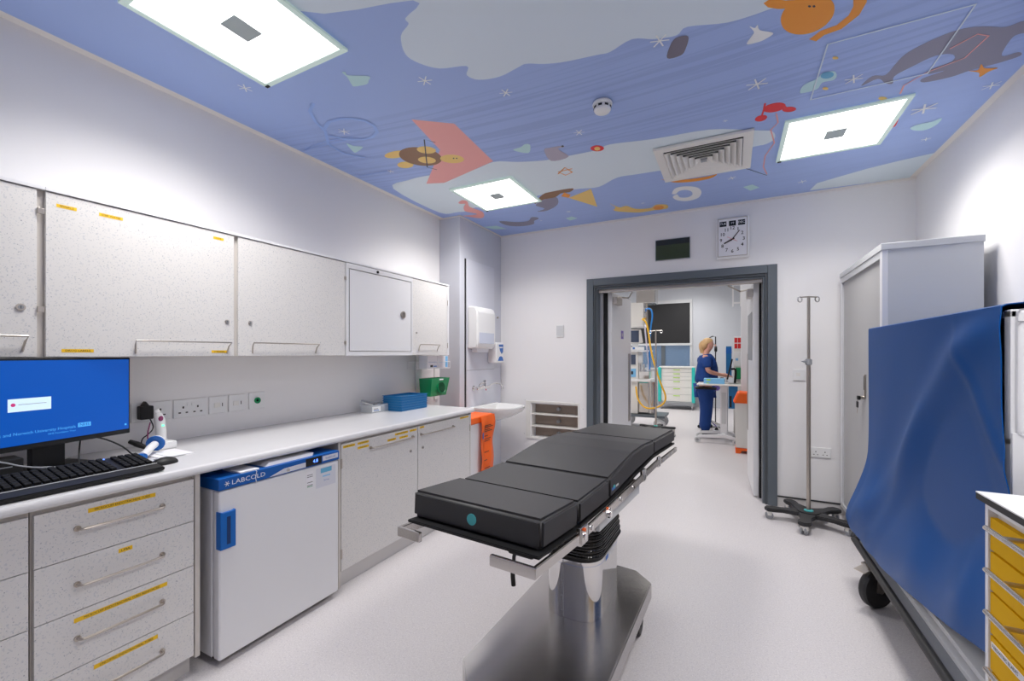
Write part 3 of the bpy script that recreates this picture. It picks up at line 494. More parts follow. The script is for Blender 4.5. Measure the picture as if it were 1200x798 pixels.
# window
e=bpy.data.objects.new('window_1',None);COL.objects.link(e);e['kind']='structure';e.location=(-1.9,YFAR,1);WM['window_1']=Matrix.Translation((-1.9,YFAR,1))
mb=MB();frame0=[(-2.85,-2.78),(-.99,-.93)]
for a,b in frame0: mb.box((a,YFAR-.03,.98),(b,YFAR+.06,2.86),'lgrey',.004)
mb.box((-2.85,YFAR-.03,.98),(-.93,YFAR+.06,1.03),'lgrey',.004);mb.box((-2.85,YFAR-.04,2.78),(-.93,YFAR+.06,2.87),'lgrey',.004)
mb.box((-2.85,YFAR-.05,1.64),(-.93,YFAR+.02,1.70),'lgrey',.004);mb.box((-1.72,YFAR-.01,1.03),(-1.62,YFAR+.05,1.64),'dgrey',.004);mb.build('window_frame',e)
mb=MB();mb.box((-2.80,YFAR+.03,1.03),(-.98,YFAR+.036,1.66),'pane');mb.build('pane',e)
mb=MB();mb.box((-2.78,YFAR-.024,1.70),(-.99,YFAR-.018,2.78),'blind');mb.build('roller_blind',e)
# ============================================================ CEILING FITTINGS
LP=11.8
def area(name,parent,x,y,z,sx,sy,pw,spread=136):
    l=bpy.data.lights.new(name,'AREA');l.shape='RECTANGLE';l.size=sx;l.size_y=sy;l.energy=pw;l.spread=R(spread);l.color=(1,.972,.94)
    o=bpy.data.objects.new(name,l);COL.objects.link(o);o.parent=parent;o.location=Vector((x,y,z))-worldm(parent).to_translation();return o
def ceiling_light(cx,cy,label,s=.31,sy=.32):
    t=thing('ceiling_light',label,'ceiling light',(cx,cy,ZC-.03),0,'recessed square light panels')
    mb=MB();mb.box((cx-s,cy-sy,ZC-.018),(cx+s,cy-sy+.028,ZC-.0045),'lampf',.003);mb.box((cx-s,cy+sy-.028,ZC-.018),(cx+s,cy+sy,ZC-.0045),'lampf',.003)
    mb.box((cx-s,cy-sy+.028,ZC-.018),(cx-s+.028,cy+sy-.028,ZC-.0045),'lampf',.003);mb.box((cx+s-.028,cy-sy+.028,ZC-.018),(cx+s,cy+sy-.028,ZC-.0045),'lampf',.003);mb.build('frame',t)
    mb=MB();mb.box((cx-s+.028,cy-sy+.028,ZC-.013),(cx+s-.028,cy+sy-.028,ZC-.006),'lamp');mb.build('diffuser',t)
    area('lamp_source',t,cx,cy,ZC-.0135,2*s-.07,2*sy-.07,LP)
    mb=MB();mb.box((cx-.055,cy-.062,ZC-.018),(cx+.055,cy+.062,ZC-.0135),'lamps',.001);mb.build('sensor_plate',t)
    mb=MB();mb.box((cx-s+.01,cy+sy-.02,ZC-.024),(cx-s+.035,cy+sy-.005,ZC-.0185),'black',.002);mb.build('catch',t)
ceiling_light(-1.945,1.14,'largest square light panel with pale glass edge, above the left wall cabinets')
ceiling_light(-1.92,3.43,'square light panel beside the pink seahorse on the blue ceiling')
ceiling_light(.607,3.48,'square light panel beside the grey whale on the blue ceiling, right of the air vent')
ceiling_light(.607,1.14,'square light panel on the blue ceiling behind the camera near the right wall')
# air diffuser
t=thing('ceiling_vent','cream square air diffuser with nested louvres in the blue ceiling','air vent',(-.185,3.48,ZC-.05))
mb=MB();c=(-.185,3.485)
def ringbox(mb,cx,cy,s,w,z0,z1,m,b=.002):
    mb.box((cx-s,cy-s,z0),(cx+s,cy-s+w,z1),m,b);mb.box((cx-s,cy+s-w,z0),(cx+s,cy+s,z1),m,b);mb.box((cx-s,cy-s+w,z0),(cx-s+w,cy+s-w,z1),m,b);mb.box((cx+s-w,cy-s+w,z0),(cx+s,cy+s-w,z1),m,b)
ringbox(mb,*c,.315,.06,ZC-.022,ZC-.0045,'cream');mb.build('frame',t)
mb=MB();mb.box((c[0]-.255,c[1]-.255,ZC-.0065),(c[0]+.255,c[1]+.255,ZC-.0045),'flask');mb.build('duct_opening',t)
def louvre(s0,s1,z0,z1):
    t_=bmesh.new();q=lambda s,z:[t_.verts.new((c[0]+a*s,c[1]+b*s,z)) for a,b in ((-1,-1),(1,-1),(1,1),(-1,1))]
    A,B,C_,D=q(s0,z0),q(s1,z1),q(s1+.006,z1),q(s0+.006,z0)
    for P0,P1 in ((A,B),(B,C_),(C_,D),(D,A)):
        for i in range(4): t_.faces.new((P0[i],P0[(i+1)%4],P1[(i+1)%4],P1[i]))
    bmesh.ops.recalc_face_normals(t_,faces=t_.faces);return t_
for k in range(6):
    s0=.245-.038*k;mb=MB();mb.merge(louvre(s0,s0-.032,ZC-.030,ZC-.008),'cream');mb.build('louvre',t,smooth=False)
mb=MB();mb.box((c[0]-.02,c[1]-.02,ZC-.03),(c[0]+.02,c[1]+.02,ZC-.01),'grey');mb.build('hub',t)
t=thing('smoke_detector','round white smoke detector with dark slots on the blue ceiling','smoke detector',(-.671,2.455,ZC-.06))
mb=MB();mb.lathe([(.055,ZC-.0045),(.058,ZC-.012),(.055,ZC-.02)],(-.671,2.455,0),'white',32);mb.build('base',t)
mb=MB();mb.lathe([(.047,ZC-.02),(.049,ZC-.045),(.043,ZC-.055),(.02,ZC-.062),(0,ZC-.063)],(-.671,2.455,0),'white',32)
for k in range(8):
    a=k*PI/4;X=Matrix.Translation((-.671,2.455,0))@Matrix.Rotation(a,4,'Z');mb.box((.0455,-.011,ZC-.040),(.0495,.011,ZC-.028),'black',X=X)
mb.build('sensor_head',t)
# ============================================================ LEFT WALL CABINETRY
def bar_handle(parent,xf,y0,y1,z,m='nickel',out=.03,r=.005,drop=.0):
    mb=MB();mb.tube([(xf,y0,z-drop),(xf+out*.7,y0+.002,z-drop*.4),(xf+out,y0+.012,z),(xf+out,y1-.012,z),(xf+out*.7,y1-.002,z-drop*.4),(xf,y1,z-drop)],r,m,8,1)
    mb.cyl((xf,y0,z-drop),(xf+.006,y0,z-drop),.010,m,seg=12);mb.cyl((xf,y1,z-drop),(xf+.006,y1,z-drop),.010,m,seg=12);return mb.build('handle',parent)
def lock(parent,xf,y,z,r=.011):
    mb=MB();mb.cyl((xf,y,z),(xf+.006,y,z),r,'nickel',seg=20,bev=.0015);mb.cyl((xf+.006,y,z),(xf+.0065,y,z),r*.62,'grey',seg=16);mb.box((xf+.0065,y-.001,z-r*.4),(xf+.007,y+.001,z+r*.4),'ink');return mb.build('lock',parent)
def label(parent,xf,y0,y1,z,text,h=.016,X=None):
    mb=MB();mb.box((xf,y0,z-h/2),(xf+.0008,y1,z+h/2),'tape');L=y1-y0
    if text:
        sz=h*.8;n=len(text)*sz*.62;sx=min(1.15,(L*.86)/n);mb.text(text,sz,'ink',FX(xf+.0012,(y0+y1)/2,z),'CENTER',sx=sx)
    o=mb.build('label_tape',parent,smooth=False);o['label']='yellow label tape with black capitals';return o
# --- base drawer units
DX=-2.11;DT=.02
def drawer_unit(y0,y1,labels,label_,end_panel):
    t=thing('drawer_cabinet',label_,'drawer cabinet',(-2.45,(y0+y1)/2,0),0,'speckled base units under the worktop')
    mb=MB();mb.box((XL+.01,y0-.005,.10),(DX-DT,y1+(.022 if end_panel else .005),.883),'edge')
    if end_panel: mb.box((XL+.01,y1+.004,.075),(DX+.002,y1+.024,.883),'edge',.001)
    mb.build('carcass',t)
    mb=MB();mb.box((-2.78,y0-.005,0),(-2.155,y1+.005,.10),'plinth');mb.build('plinth',t)
    zs=[.087,.280,.486,.682,.868]
    for k in range(4):
        z0,z1=zs[3-k],zs[4-k];mb=MB();mb.box((DX-DT,y0,z0+.0015),(DX,y1,z1-.0015),'lam',.001);d=mb.build('drawer',t)
        zh=[.786,.584,.388,.182][k]
        bar_handle(d,DX,y0+.108,y1-.118,zh)
        if labels and labels[k]:
            a,b,zz,tx=labels[k];label(d,DX,a,b,zz,tx)
    return t
drawer_unit(.546,1.031,[(.683,.890,.840,'MICROCUFF ENDOTRACHEAL TUBES'),(.771,.814,.655,'LMA'),(.645,.931,.454,'MICROCUFF ENDOTRACHEAL TUBES REINFORCED'),(.699,.898,.252,'UNCUFFED ENDOTRACHEAL TUBES')],'speckled four drawer base unit with yellow label tapes, beside the fridge',True)
drawer_unit(.045,.533,None,'speckled four drawer base unit without labels, under the keyboard',False)
# --- cupboards
def cupboard(y0,y1,hinge_left,labels,hy,ly,label_):
    t=thing('base_cupboard',label_,'cupboard',(-2.45,(y0+y1)/2,0),0,'speckled base units under the worktop')
    mb=MB();mb.box((XL+.01,y0-.004,.09),(DX-DT,y1+.004,.883),'edge');
    if y1>3: mb.box((XL+.01,y1+.004,.0),(DX,y1+.02,.883),'lam',.001)
    else: mb.box((XL+.01,y0-.022,.0),(DX,y0-.004,.883),'edge',.001)
    mb.build('carcass',t)
    mb=MB();mb.box((-2.78,y0,0),(-2.125,y1,.088),'plinth',.003);mb.build('plinth',t)
    mb=MB();mb.box((DX-DT,y0,.095),(DX,y1,.868),'lam',.001);d=mb.build('door',t)
    for a,b,z,tx in labels: label(d,DX,a,b,z,tx,.015)
    bar_handle(d,DX,hy[0],hy[1],.803);lock(d,DX,ly,.70)
    hy_=y0 if hinge_left else y1
    for z in (.2,.75):
        mb=MB();mb.box((DX,hy_-.006,z-.03),(DX+.004,hy_+.006,z+.03),'nickel',.001);mb.build('hinge',t)
cupboard(1.831,2.538,True,[(1.844,1.937,.848,'PAED MASKS'),(1.958,2.051,.848,'CATHETERS'),(1.958,2.051,.820,'SUCTION'),(2.222,2.306,.820,'BOUGIES'),(2.297,2.431,.849,'BREATHING CIRCUITS'),(2.341,2.431,.818,'FILTERS'),(2.45,2.526,.85,'TAPE')],(2.066,2.481),2.46,'speckled cupboard beside the fridge, with seven yellow label tapes and a bar handle')
cupboard(2.546,3.262,False,[(2.566,2.616,.857,'LMA'),(3.105,3.241,.855,'WARMING GOWNS')],(2.579,2.997),2.60,'speckled cupboard beside the orange waste sack, with two yellow label tapes')
# --- worktop
mb=MB();prof=[(XL+.002,.887),(-2.098,.887),(-2.083,.890),(-2.076,.899),(-2.076,.912),(-2.082,.922),(-2.095,.927),(XL+.002,.927)]
mb.prism([(a,b) for a,b in prof],-.6,3.285,'top','XZ');tag(mb.build('worktop',origin=(-2.45,1.3,.887)),'long grey laminate worktop with rounded front edge over the base units','worktop')
# --- wall cabinets
UX=-2.5;UT=.018;UZ0,UZ1=1.405,2.085
def wallcab(y0,y1,label_,build):
    t=thing('wall_cabinet',label_,'wall cabinet',(-2.66,(y0+y1)/2,UZ0),0,'speckled wall cabinets above the worktop')
    mb=MB();mb.box((XL+.001,y0,UZ0),(UX-UT,y1,UZ1+.004),'edge');mb.box((XL+.001,y0,UZ1+.004),(UX+.006,y1,UZ1+.018),'whitem',.001);mb.build('carcass',t)
    build(t);return t
def ubar(d,y0,y1,z):
    mb=MB();mb.tube([(UX,y0+.01,z-.06),(UX+.012,y0+.005,z-.02),(UX+.03,y0,z),(UX+.03,y1,z),(UX+.012,y1-.005,z-.02),(UX,y1-.01,z-.06)],.004,'nickel',8);mb.build('handle',d)
def dA(t):
    mb=MB();mb.box((UX-UT,.10,UZ0+.002),(UX,.655,UZ1),'lam',.001);d=mb.build('door',t);lock(d,UX,.61,1.604,.014);ubar(d,.22,.625,1.489)
    for z in (1.60,2.0): mb=MB();mb.box((UX,.655,z-.012),(UX+.008,.675,z+.012),'nickel',.001);mb.build('hinge',t)
def dB(t):
    mb=MB();mb.box((UX-UT,.680,UZ0+.002),(UX,1.425,UZ1),'lam',.001);d=mb.build('door',t);lock(d,UX,1.386,1.598);ubar(d,.967,1.396,1.481)
    for a,b,z,tx in ((.711,.773,2.038,'SPINALS'),(.846,.929,2.04,'STER WATER'),(1.316,1.369,2.05,'TAPE'),(.726,.828,1.4325,'DRUG LABELS'),(1.307,1.386,1.431,'SYRINGES')): label(d,UX,a,b,z,tx,.014)
def dC(t):
    mb=MB();mb.box((UX-UT,1.447,UZ0+.002),(UX,2.205,UZ1),'lam',.001);d=mb.build('door',t);lock(d,UX,1.514,1.600);ubar(d,1.519,1.964,1.483)
    for z in (1.50,1.97): mb=MB();mb.box((UX,2.196,z-.012),(UX+.006,2.212,z+.012),'nickel',.001);mb.build('hinge',t)
def dD(t):
    mb=MB();mb.box((UX-.01,2.212,UZ0),(UX+.004,2.235,UZ1),'whitem',.001);mb.box((UX-.01,2.925,UZ0),(UX+.004,2.938,UZ1),'whitem',.001);mb.box((UX-.01,2.235,2.048),(UX+.004,2.925,UZ1),'whitem',.001);mb.box((UX-.01,2.235,UZ0),(UX+.004,2.925,1.435),'whitem',.001);mb.build('face_frame',t)
    mb=MB();mb.box((UX-.01,2.242,1.440),(UX+.002,2.918,2.042),'whitem',.002);d=mb.build('door',t);mb=MB()
    mb.lathe([(.030,0),(.032,.006),(.022,.010),(0,.010)],(UX+.002,2.815,1.751),'nickel',24,'X');mb.box((UX+.0125,2.812,1.735),(UX+.0135,2.818,1.767),'ink');mb.build('lock',d)
    mb=MB();mb.ball((UX+.006,2.52,2.066),.011,'black');mb.build('indicator_lamp',t)
    mb=MB();mb.box((UX-.004,2.2355,1.44),(UX+.003,2.2415,2.04),'rubber');mb.build('hinge',t)
def dE(t):
    mb=MB();mb.box((UX-UT,2.942,UZ0+.002),(UX,3.455,UZ1),'lam',.001);d=mb.build('door',t);lock(d,UX,2.993,1.606,.009);ubar(d,3.016,3.304,1.503)
    mb=MB();mb.box((UX-UT,3.456,UZ0),(UX+.003,3.483,UZ1),'whitem',.001)
    for z in (1.50,1.92): mb.box((UX+.003,3.452,z-.025),(UX+.006,3.462,z+.025),'nickel',.001)
    mb.build('end_strip',t)
wallcab(.08,.6775,'speckled wall cabinet nearest the camera, cut by the photo edge above the monitor',dA)
wallcab(.6785,1.436,'speckled wall cabinet with one wide door and five yellow label tapes',dB)
wallcab(1.4365,2.2105,'speckled wall cabinet with a wide unlabelled door and a long bar handle',dC)
wallcab(2.211,2.9385,'white metal locked drugs cabinet with a round lock between speckled ones',dD)
wallcab(2.939,3.484,'narrow end wall cabinet with a short handle, beside the grey column',dE)
# ============================================================ FRIDGE
FXF=-2.05
t=thing('medical_fridge','white under-counter pharmacy fridge with a blue top band and blue handle','fridge',(-2.35,1.43,0))
mb=MB();mb.box((-2.66,1.10,.035),(-2.105,1.758,.80),'whitem',.006)
for a in ((-2.6,1.15),(-2.6,1.70),(-2.15,1.15),(-2.15,1.70)): mb.cyl((*a,0),(*a,.04),.02,'black')
mb.build('body',t)
mb=MB();mb.box((-2.10,1.103,.030),(FXF,1.760,.797),'whitem',.010,seg=3);mb.box((-2.102,1.108,.04),(-2.098,1.755,.79),'lgrey');d=mb.build('door',t)
mb=MB();mb.prism([(1.100,.535),(1.168,.535),(1.168,.705),(1.155,.70),(1.115,.70),(1.100,.707)],FXF-.02,FXF+.016,'blue','YZ',.002);mb.box((FXF+.0161,1.128,.555),(FXF+.0165,1.144,.680),'slotshade');mb.build('handle',d)
mb=MB();mb.box((-2.66,1.10,.800),(FXF+.002,1.763,.853),'bluedk',.004)
x=FXF+.0025;mb.text('LABCOLD',.030,'paper',FX(x+.0006,1.155,.826),sx=1.2)
for k in range(3):
    a=k*PI/3;X=FX(x+.0006,1.136,.826)@Matrix.Rotation(a,4,'Z');mb.flat([(-.012,-.0015,0),(.012,-.0015,0),(.012,.0015,0),(-.012,.0015,0)],'paper',X=X)
mb.flat([(x+.0004,1.335,.804),(x+.0004,1.542,.806),(x+.0004,1.542,.832),(x+.0004,1.415,.829)],'ips')
mb.build('control_band',t)
mb=MB();mb.box((x-.001,1.541,.806),(x+.002,1.640,.848),'black',.001);mb.text('4.8',.026,'ledb',FX(x+.0026,1.600,.827),'CENTER');mb.build('display',t)
mb=MB();mb.box((x-.001,1.648,.815),(x+.0006,1.752,.842),'ips');mb.text('IntelliCold',.016,'bluedk',FX(x+.001,1.70,.828),'CENTER');mb.build('name_badge',t)
mb=MB();mb.cyl((x,1.435,.818),(x+.008,1.435,.818),.008,'chrome',seg=14);mb.build('lock',t)
mb=MB();mb.box((FXF,1.545,.690),(FXF+.0007,1.590,.775),'paper')
for z in (.755,.745,.715,.700): mb.box((FXF+.0007,1.55,z),(FXF+.0009,1.585,z+.003),'ink')
mb.box((FXF+.0007,1.55,.692),(FXF+.0009,1.585,.696),'green');mb.build('sticker',t)
mb=MB();mb.box((FXF,1.607,.670),(FXF+.0007,1.738,.780),'ips')
mb.box((FXF+.0007,1.636,.748),(FXF+.0009,1.71,.775),'m_teal');mb.box((FXF+.0007,1.65,.725),(FXF+.0009,1.70,.732),'sky');mb.text('Service',.012,'blue',FX(FXF+.001,1.674,.705),'CENTER');mb.build('sticker',t)
# papers on the fridge
mb=MB();mb.box((-2.20,1.20,.8535),(-2.055,1.29,.861),'paper',.001);mb.tube([(-2.056,1.27,.857),(-2.046,1.272,.850),(-2.044,1.265,.82),(-2.043,1.27,.79)],.0015,'paper');tag(mb.build('label_card',origin=(-2.13,1.245,.8535)),'white card with a string tie lying on top of the fridge','card')
mb=MB()
for k in range(5): mb.box((-2.30+.004*k,1.33+.006*k,.8535+.003*k),(-2.07-.002*k,1.60+.003*k,.8562+.003*k),'paper')
tag(mb.build('paper_stack',origin=(-2.18,1.46,.8535)),'thin stack of loose papers lying on top of the fridge','papers')
# ============================================================ ON THE WORKTOP
ZT=.927
# monitor
t=thing('computer_monitor','wide black monitor with a lit blue screen, at the near end of the worktop','computer monitor',(-2.50,.68,ZT),0)
ang=math.atan2(.254,.967);X=Matrix.Translation((-2.555,.975,0))@Matrix.Rotation(ang,4,'Z')   # local -y runs back towards the camera side, +x is the screen normal
W_=.62
mb=MB(X);mb.box((-.035,-W_,1.042),(-.002,.004,1.402),'black',.004);mb.build('casing',t)
mb=MB(X);mb.box((-.002,-W_+.008,1.064),(.000,-.004,1.393),'screen')
def FL(y,z,x=.0008): return X@FX(x,y,z)
mb.X=Matrix();mb.text('Norfolk and Norwich University Hospitals',.0165,'scrt',FL(-.212,1.1085),'RIGHT',sx=1.0);mb.text('NHS Foundation Trust',.010,'scrt',FL(-.212,1.092),'RIGHT')
mb.X=X;mb.box((.0004,-.204,1.103),(.0010,-.157,1.121),'scrt');mb.X=Matrix();mb.text('NHS',.017,'screen',FL(-.1805,1.112,.0013),'CENTER',sx=1.1)
mb.X=X;mb.box((.0004,-.425,1.195),(.0010,-.295,1.245),'scrw');mb.cyl((.001,-.410,1.222),(.0014,-.410,1.222),.007,'scrr',seg=14);mb.box((.001,-.395,1.221),(.0013,-.31,1.223),'grey')
mb.box((.0004,-.022,1.082),(.0010,-.014,1.090),'scrt');mb.build('screen',t)
mb=MB(X);mb.box((-.075,-.33,.945),(-.045,-.22,1.25),'black',.004);mb.box((-.05,-.32,1.18),(-.034,-.23,1.28),'black',.003);mb.build('stand_column',t)
mb=MB(X);mb.box((-.17,-.40,ZT),(.05,-.13,.945),'black',.006);mb.build('stand_base',t)
mb=MB();mb.box((-2.52,.42,ZT),(-2.42,.60,1.02),'black',.005);mb.box((-2.4199,.45,.99),(-2.4192,.57,.994),'grey');tag(mb.build('desktop_computer',origin=(-2.47,.51,ZT)),'small black computer box standing under the monitor, behind the keyboard','computer')
# keyboard
kb=thing('keyboard','black keyboard with raised keys on the worktop in front of the monitor','keyboard',(-2.22,.68,ZT))
XK=Matrix.Translation((-2.105,0,ZT+.003))@Matrix.Rotation(R(8.5),4,'Y')
mb=MB(XK);mb.prism([(.005,.25),(-.008,.925),(-.235,.915),(-.235,.25)],-.001,.016,'black','XY',.004);mb.build('keyboard_base',kb)
mb=MB(XK)
for y in (.30,.88): mb.box((-.235,y-.02,-.034),(-.225,y+.02,0),'black',.002)
mb.build('foot',kb)
mb=MB(XK);mb.tube([(-.058,.255,.0165),(-.066,.92,.0165)],.0014,'lgrey',6);mb.build('chrome_strip',kb)
mb=MB(XK);mb.cyl((-.222,.80,.016),(-.222,.80,.0185),.003,'ledb',seg=10);mb.build('status_light',kb)
mb=MB(XK)
for i in range(6):
    for j in range(28):
        x0=-.076-.0245*i;y0=.262+.0232*j
        if j not in(8,23): mb.box((x0-.0195,y0,.015),(x0,y0+.0185,.026),'keycap',.002,seg=1)
k=mb.build('keys',kb);k['kind']='stuff'
t=thing('computer_mouse','black computer mouse beside the keyboard on the worktop','mouse',(-2.255,.995,ZT))
mb=MB();mb.ball((-2.255,.985,ZT+.003),.045,'black',20,(.75,1.15,.62));t2=mb
bm=t2.bm;bmesh.ops.bisect_plane(bm,geom=list(bm.verts)+list(bm.edges)+list(bm.faces),plane_co=(0,0,ZT+.0005),plane_no=(0,0,-1),clear_outer=True);mb.build('shell',t)
mb=MB();mb.box((-2.258,.945,ZT+.0255),(-2.252,.965,ZT+.0285),'grey',.001);mb.build('scroll_wheel',t)
def cable(pts,r,m,label_,cat='cable',name='cable',o=None):
    mb=MB();mb.tube(pts,r,m,6,2);return tag(mb.build(name,origin=pts[0]),label_,cat)
cable([(-2.57,.80,1.04),(-2.52,.84,1.055),(-2.48,.92,1.00),(-2.50,.97,ZT+.01),(-2.47,1.0,ZT+.006)],.0035,'black','thin black cable looping from the right of the monitor down to the worktop')
cable([(-2.55,.80,1.04),(-2.53,.79,1.0),(-2.47,.77,ZT+.02),(-2.44,.78,ZT+.008)],.003,'black','short black cable dropping straight behind the keyboard')
cable([(-2.415,.46,1.025),(-2.40,.52,1.03),(-2.38,.60,.985),(-2.42,.70,ZT+.035),(-2.445,.72,ZT+.008)],.003,'grey','grey cable curving from the black computer box to the keyboard')
# sockets on the left wall
def socket(y0,y1,z0,z1,label_,double,group=None,kind='socket'):
    x=XL;t=thing('wall_socket',label_,'wall socket',(x,(y0+y1)/2,z0),0,group);mb=MB();mb.box((x+.0005,y0,z0),(x+.011,y1,z1),'white',.003);mb.build('face_plate',t)
    yc=(y0+y1)/2;h=z1-z0
    if kind=='socket':
        for yy in ([y0+(y1-y0)*.28,y0+(y1-y0)*.72] if double else [yc]):
            mb=MB()
            mb.box((x+.011,yy-.004,z0+h*.50),(x+.0118,yy+.004,z0+h*.62),'ink')
            for s in (-1,1): mb.box((x+.011,yy+s*.018-.006,z0+h*.24),(x+.0118,yy+s*.018+.006,z0+h*.31),'ink')
            mb.build('pin_holes',t)
        for yy in ([yc-.012,yc+.012] if double else []):
            mb=MB();mb.box((x+.011,yy-.008,z0+h*.62),(x+.015,yy+.008,z0+h*.80),'white',.001);mb.build('rocker_switch',t)
    elif kind=='spur':
        mb=MB();mb.box((x+.011,yc-.022,z0+h*.35),(x+.014,yc+.012,z0+h*.62),'cream',.001);mb.box((x+.011,yc+.024,z0+h*.4),(x+.0125,yc+.028,z0+h*.6),'ink');mb.build('fuse_holder',t)
    else:
        mb=MB();mb.lathe([(.020,.011),(.021,.018),(.010,.018),(.008,.013),(0,.013)],(x,yc,(z0+z1)/2),'green',20,'X');mb.lathe([(.009,.0135),(0,.0135)],(x,yc,(z0+z1)/2),'black',16,'X');mb.build('earth_terminal',t)
    return t
s1=socket(1.083,1.262,1.052,1.155,'white double wall socket with a black plug in it, beside the monitor',True,'wall sockets along the left wall')
s2=socket(1.275,1.447,1.050,1.155,'empty white double wall socket next to the one with the black plug',True,'wall sockets along the left wall')
socket(1.461,1.559,1.052,1.156,'square white fused spur plate next to the empty double socket',False,'wall sockets along the left wall','spur')
socket(1.575,1.672,1.052,1.158,'square white fused spur plate next to the plate with the green terminal',False,'wall sockets along the left wall','spur')
socket(1.703,1.807,1.054,1.162,'square white wall plate with a round green earth terminal',False,'wall sockets along the left wall','earth')
t=thing('plug_adaptor','black plug adaptor pushed into the double wall socket beside the monitor','plug',(XL+.03,1.13,1.07))
mb=MB();mb.box((XL+.012,1.105,1.068),(XL+.055,1.165,1.14),'black',.006);mb.prism([(1.115,1.138),(1.15,1.138),(1.140,1.155),(1.132,1.165)],XL+.018,XL+.045,'black','YZ',.002);mb.build('body',t)
mb=MB();mb.tube([(XL+.045,1.150,1.07),(XL+.07,1.16,1.02),(XL+.09,1.12,.99),(XL+.11,1.09,.98),(XL+.11,1.085,.95),(XL+.13,1.10,ZT+.006)],.003,'black',6,2);mb.build('lead',t)
# thermometer standing in cradle and barcode style thermometer lying down
t=thing('ear_thermometer','white hand-held ear thermometer standing upright in its base by the plug','thermometer',(-2.63,1.15,ZT))
mb=MB();mb.box((-2.68,1.10,ZT),(-2.58,1.185,ZT+.04),'white',.008);mb.build('cradle',t)
mb=MB();mb.tube([(-2.63,1.135,ZT+.03),(-2.63,1.133,ZT+.09),(-2.625,1.125,ZT+.15),(-2.62,1.115,ZT+.19)],[.022,.023,.023,.016],'white',14);mb.ball((-2.618,1.112,ZT+.195),.013,'white');mb.build('handset',t)
mb=MB();mb.ball((-2.605,1.122,ZT+.160),.011,'maroon',12,(.6,1,1.3));mb.build('button',t)
mb=MB();mb.box((-2.607,1.126,ZT+.120),(-2.602,1.136,ZT+.127),'led',.001);mb.build('display',t)
mb=MB();mb.tube([(-2.66,1.10,ZT+.14),(-2.655,1.085,ZT+.08),(-2.65,1.09,ZT+.03)],.003,'maroon',8,1);mb.build('side_grip',t)
t=thing('barcode_scanner','white and blue hand-held scanner lying on papers beside the mouse','scanner',(-2.48,1.03,ZT))
mb=MB();mb.tube([(-2.41,.965,ZT+.022),(-2.45,1.0,ZT+.028),(-2.49,1.03,ZT+.04),(-2.52,1.06,ZT+.048)],[.017,.020,.030,.034],'white',16,1);mb.build('handle',t)
mb=MB();mb.tube([(-2.524,1.064,ZT+.050),(-2.530,1.069,ZT+.052)],.038,'blue',20);mb.tube([(-2.532,1.070,ZT+.053),(-2.540,1.077,ZT+.055)],.034,'white',20);mb.build('head_ring',t)
mb=MB();mb.tube([(-2.455,.95,ZT+.016),(-2.42,.955,ZT+.02),(-2.385,.965,ZT+.022)],[.014,.017,.014],'blue',12,1);mb.build('end_grip',t)
mb=MB();mb.box((-2.56,1.02,ZT),(-2.37,1.16,ZT+.004),'paper',X=Matrix.Identity(4));mb.box((-2.50,1.05,ZT+.004),(-2.36,1.12,ZT+.007),'m_white');tag(mb.build('paper_sheets',origin=(-2.46,1.09,ZT)),'loose white paper sheets under the blue and white scanner','paper')
t=thing('cable_plug','small black cable connector leaning on the worktop beside the ear thermometer','connector',(-2.66,1.06,ZT))
mb=MB();mb.tube([(-2.70,1.03,ZT+.05),(-2.67,1.05,ZT+.035),(-2.63,1.075,ZT+.014)],[.010,.014,.009],'black',10);mb.build('body',t)
# clear box with swabs, trays
t=thing('clear_box','small clear plastic box of packets with a printed label, beside the blue trays','plastic box',(-2.70,2.69,ZT))
def opentray(mb,x0,x1,y0,y1,z0,z1,m,w=.006,fl=.0):
    mb.box((x0+fl,y0+fl,z0),(x1-fl,y1-fl,z0+w),m);mb.box((x0,y0,z0+w*.5),(x0+w,y1,z1),m,.002);mb.box((x1-w,y0,z0+w*.5),(x1,y1,z1),m,.002);mb.box((x0+w,y0,z0+w*.5),(x1-w,y0+w,z1),m,.002);mb.box((x0+w,y1-w,z0+w*.5),(x1-w,y1,z1),m,.002)
mb=MB();opentray(mb,-2.77,-2.64,2.60,2.83,ZT,ZT+.065,'clear',.003);mb.build('shell',t)
mb=MB();mb.box((-2.6395,2.605,ZT+.008),(-2.6385,2.70,ZT+.05),'m_white');mb.box((-2.6384,2.62,ZT+.016),(-2.638,2.68,ZT+.022),'blue');mb.box((-2.6384,2.62,ZT+.03),(-2.638,2.67,ZT+.034),'ink');mb.build('label',t)
mb=MB();mb.tube([(-2.71,2.56,ZT+.105),(-2.71,2.70,ZT+.07)],[.008,.011],'grey',10);mb.tube([(-2.69,2.57,ZT+.085),(-2.69,2.66,ZT+.06)],.006,'white',8);tag(mb.build('pen_torch',origin=(-2.71,2.63,ZT+.06)),'dark grey pen torch resting in the clear box','torch')
for k in range(6):
    t=thing('blue_tray',('lowest','second lowest','third lowest','third highest','second highest','topmost')[k]+' of the nested blue plastic trays on the worktop','tray',(-2.595,2.965,ZT+.0215*k),0,'nested blue trays on the worktop')
    z=ZT+.0215*k;x0,x1,y0,y1=-2.705,-2.485,2.785,3.135
    mb=MB();opentray(mb,x0+.006,x1-.006,y0+.006,y1-.006,z+.0002,z+.019,'trayb',.004);mb.build('tray_body',t)
    mb=MB();
    mb.box((x0,y0,z+.017),(x1,y0+.010,z+.0212),'trayb',.001);mb.box((x0,y1-.010,z+.017),(x1,y1,z+.0212),'trayb',.001);mb.box((x0,y0+.01,z+.017),(x0+.010,y1-.01,z+.0212),'trayb',.001);mb.box((x1-.010,y0+.01,z+.017),(x1,y1-.01,z+.0212),'trayb',.001);mb.build('rim',t)
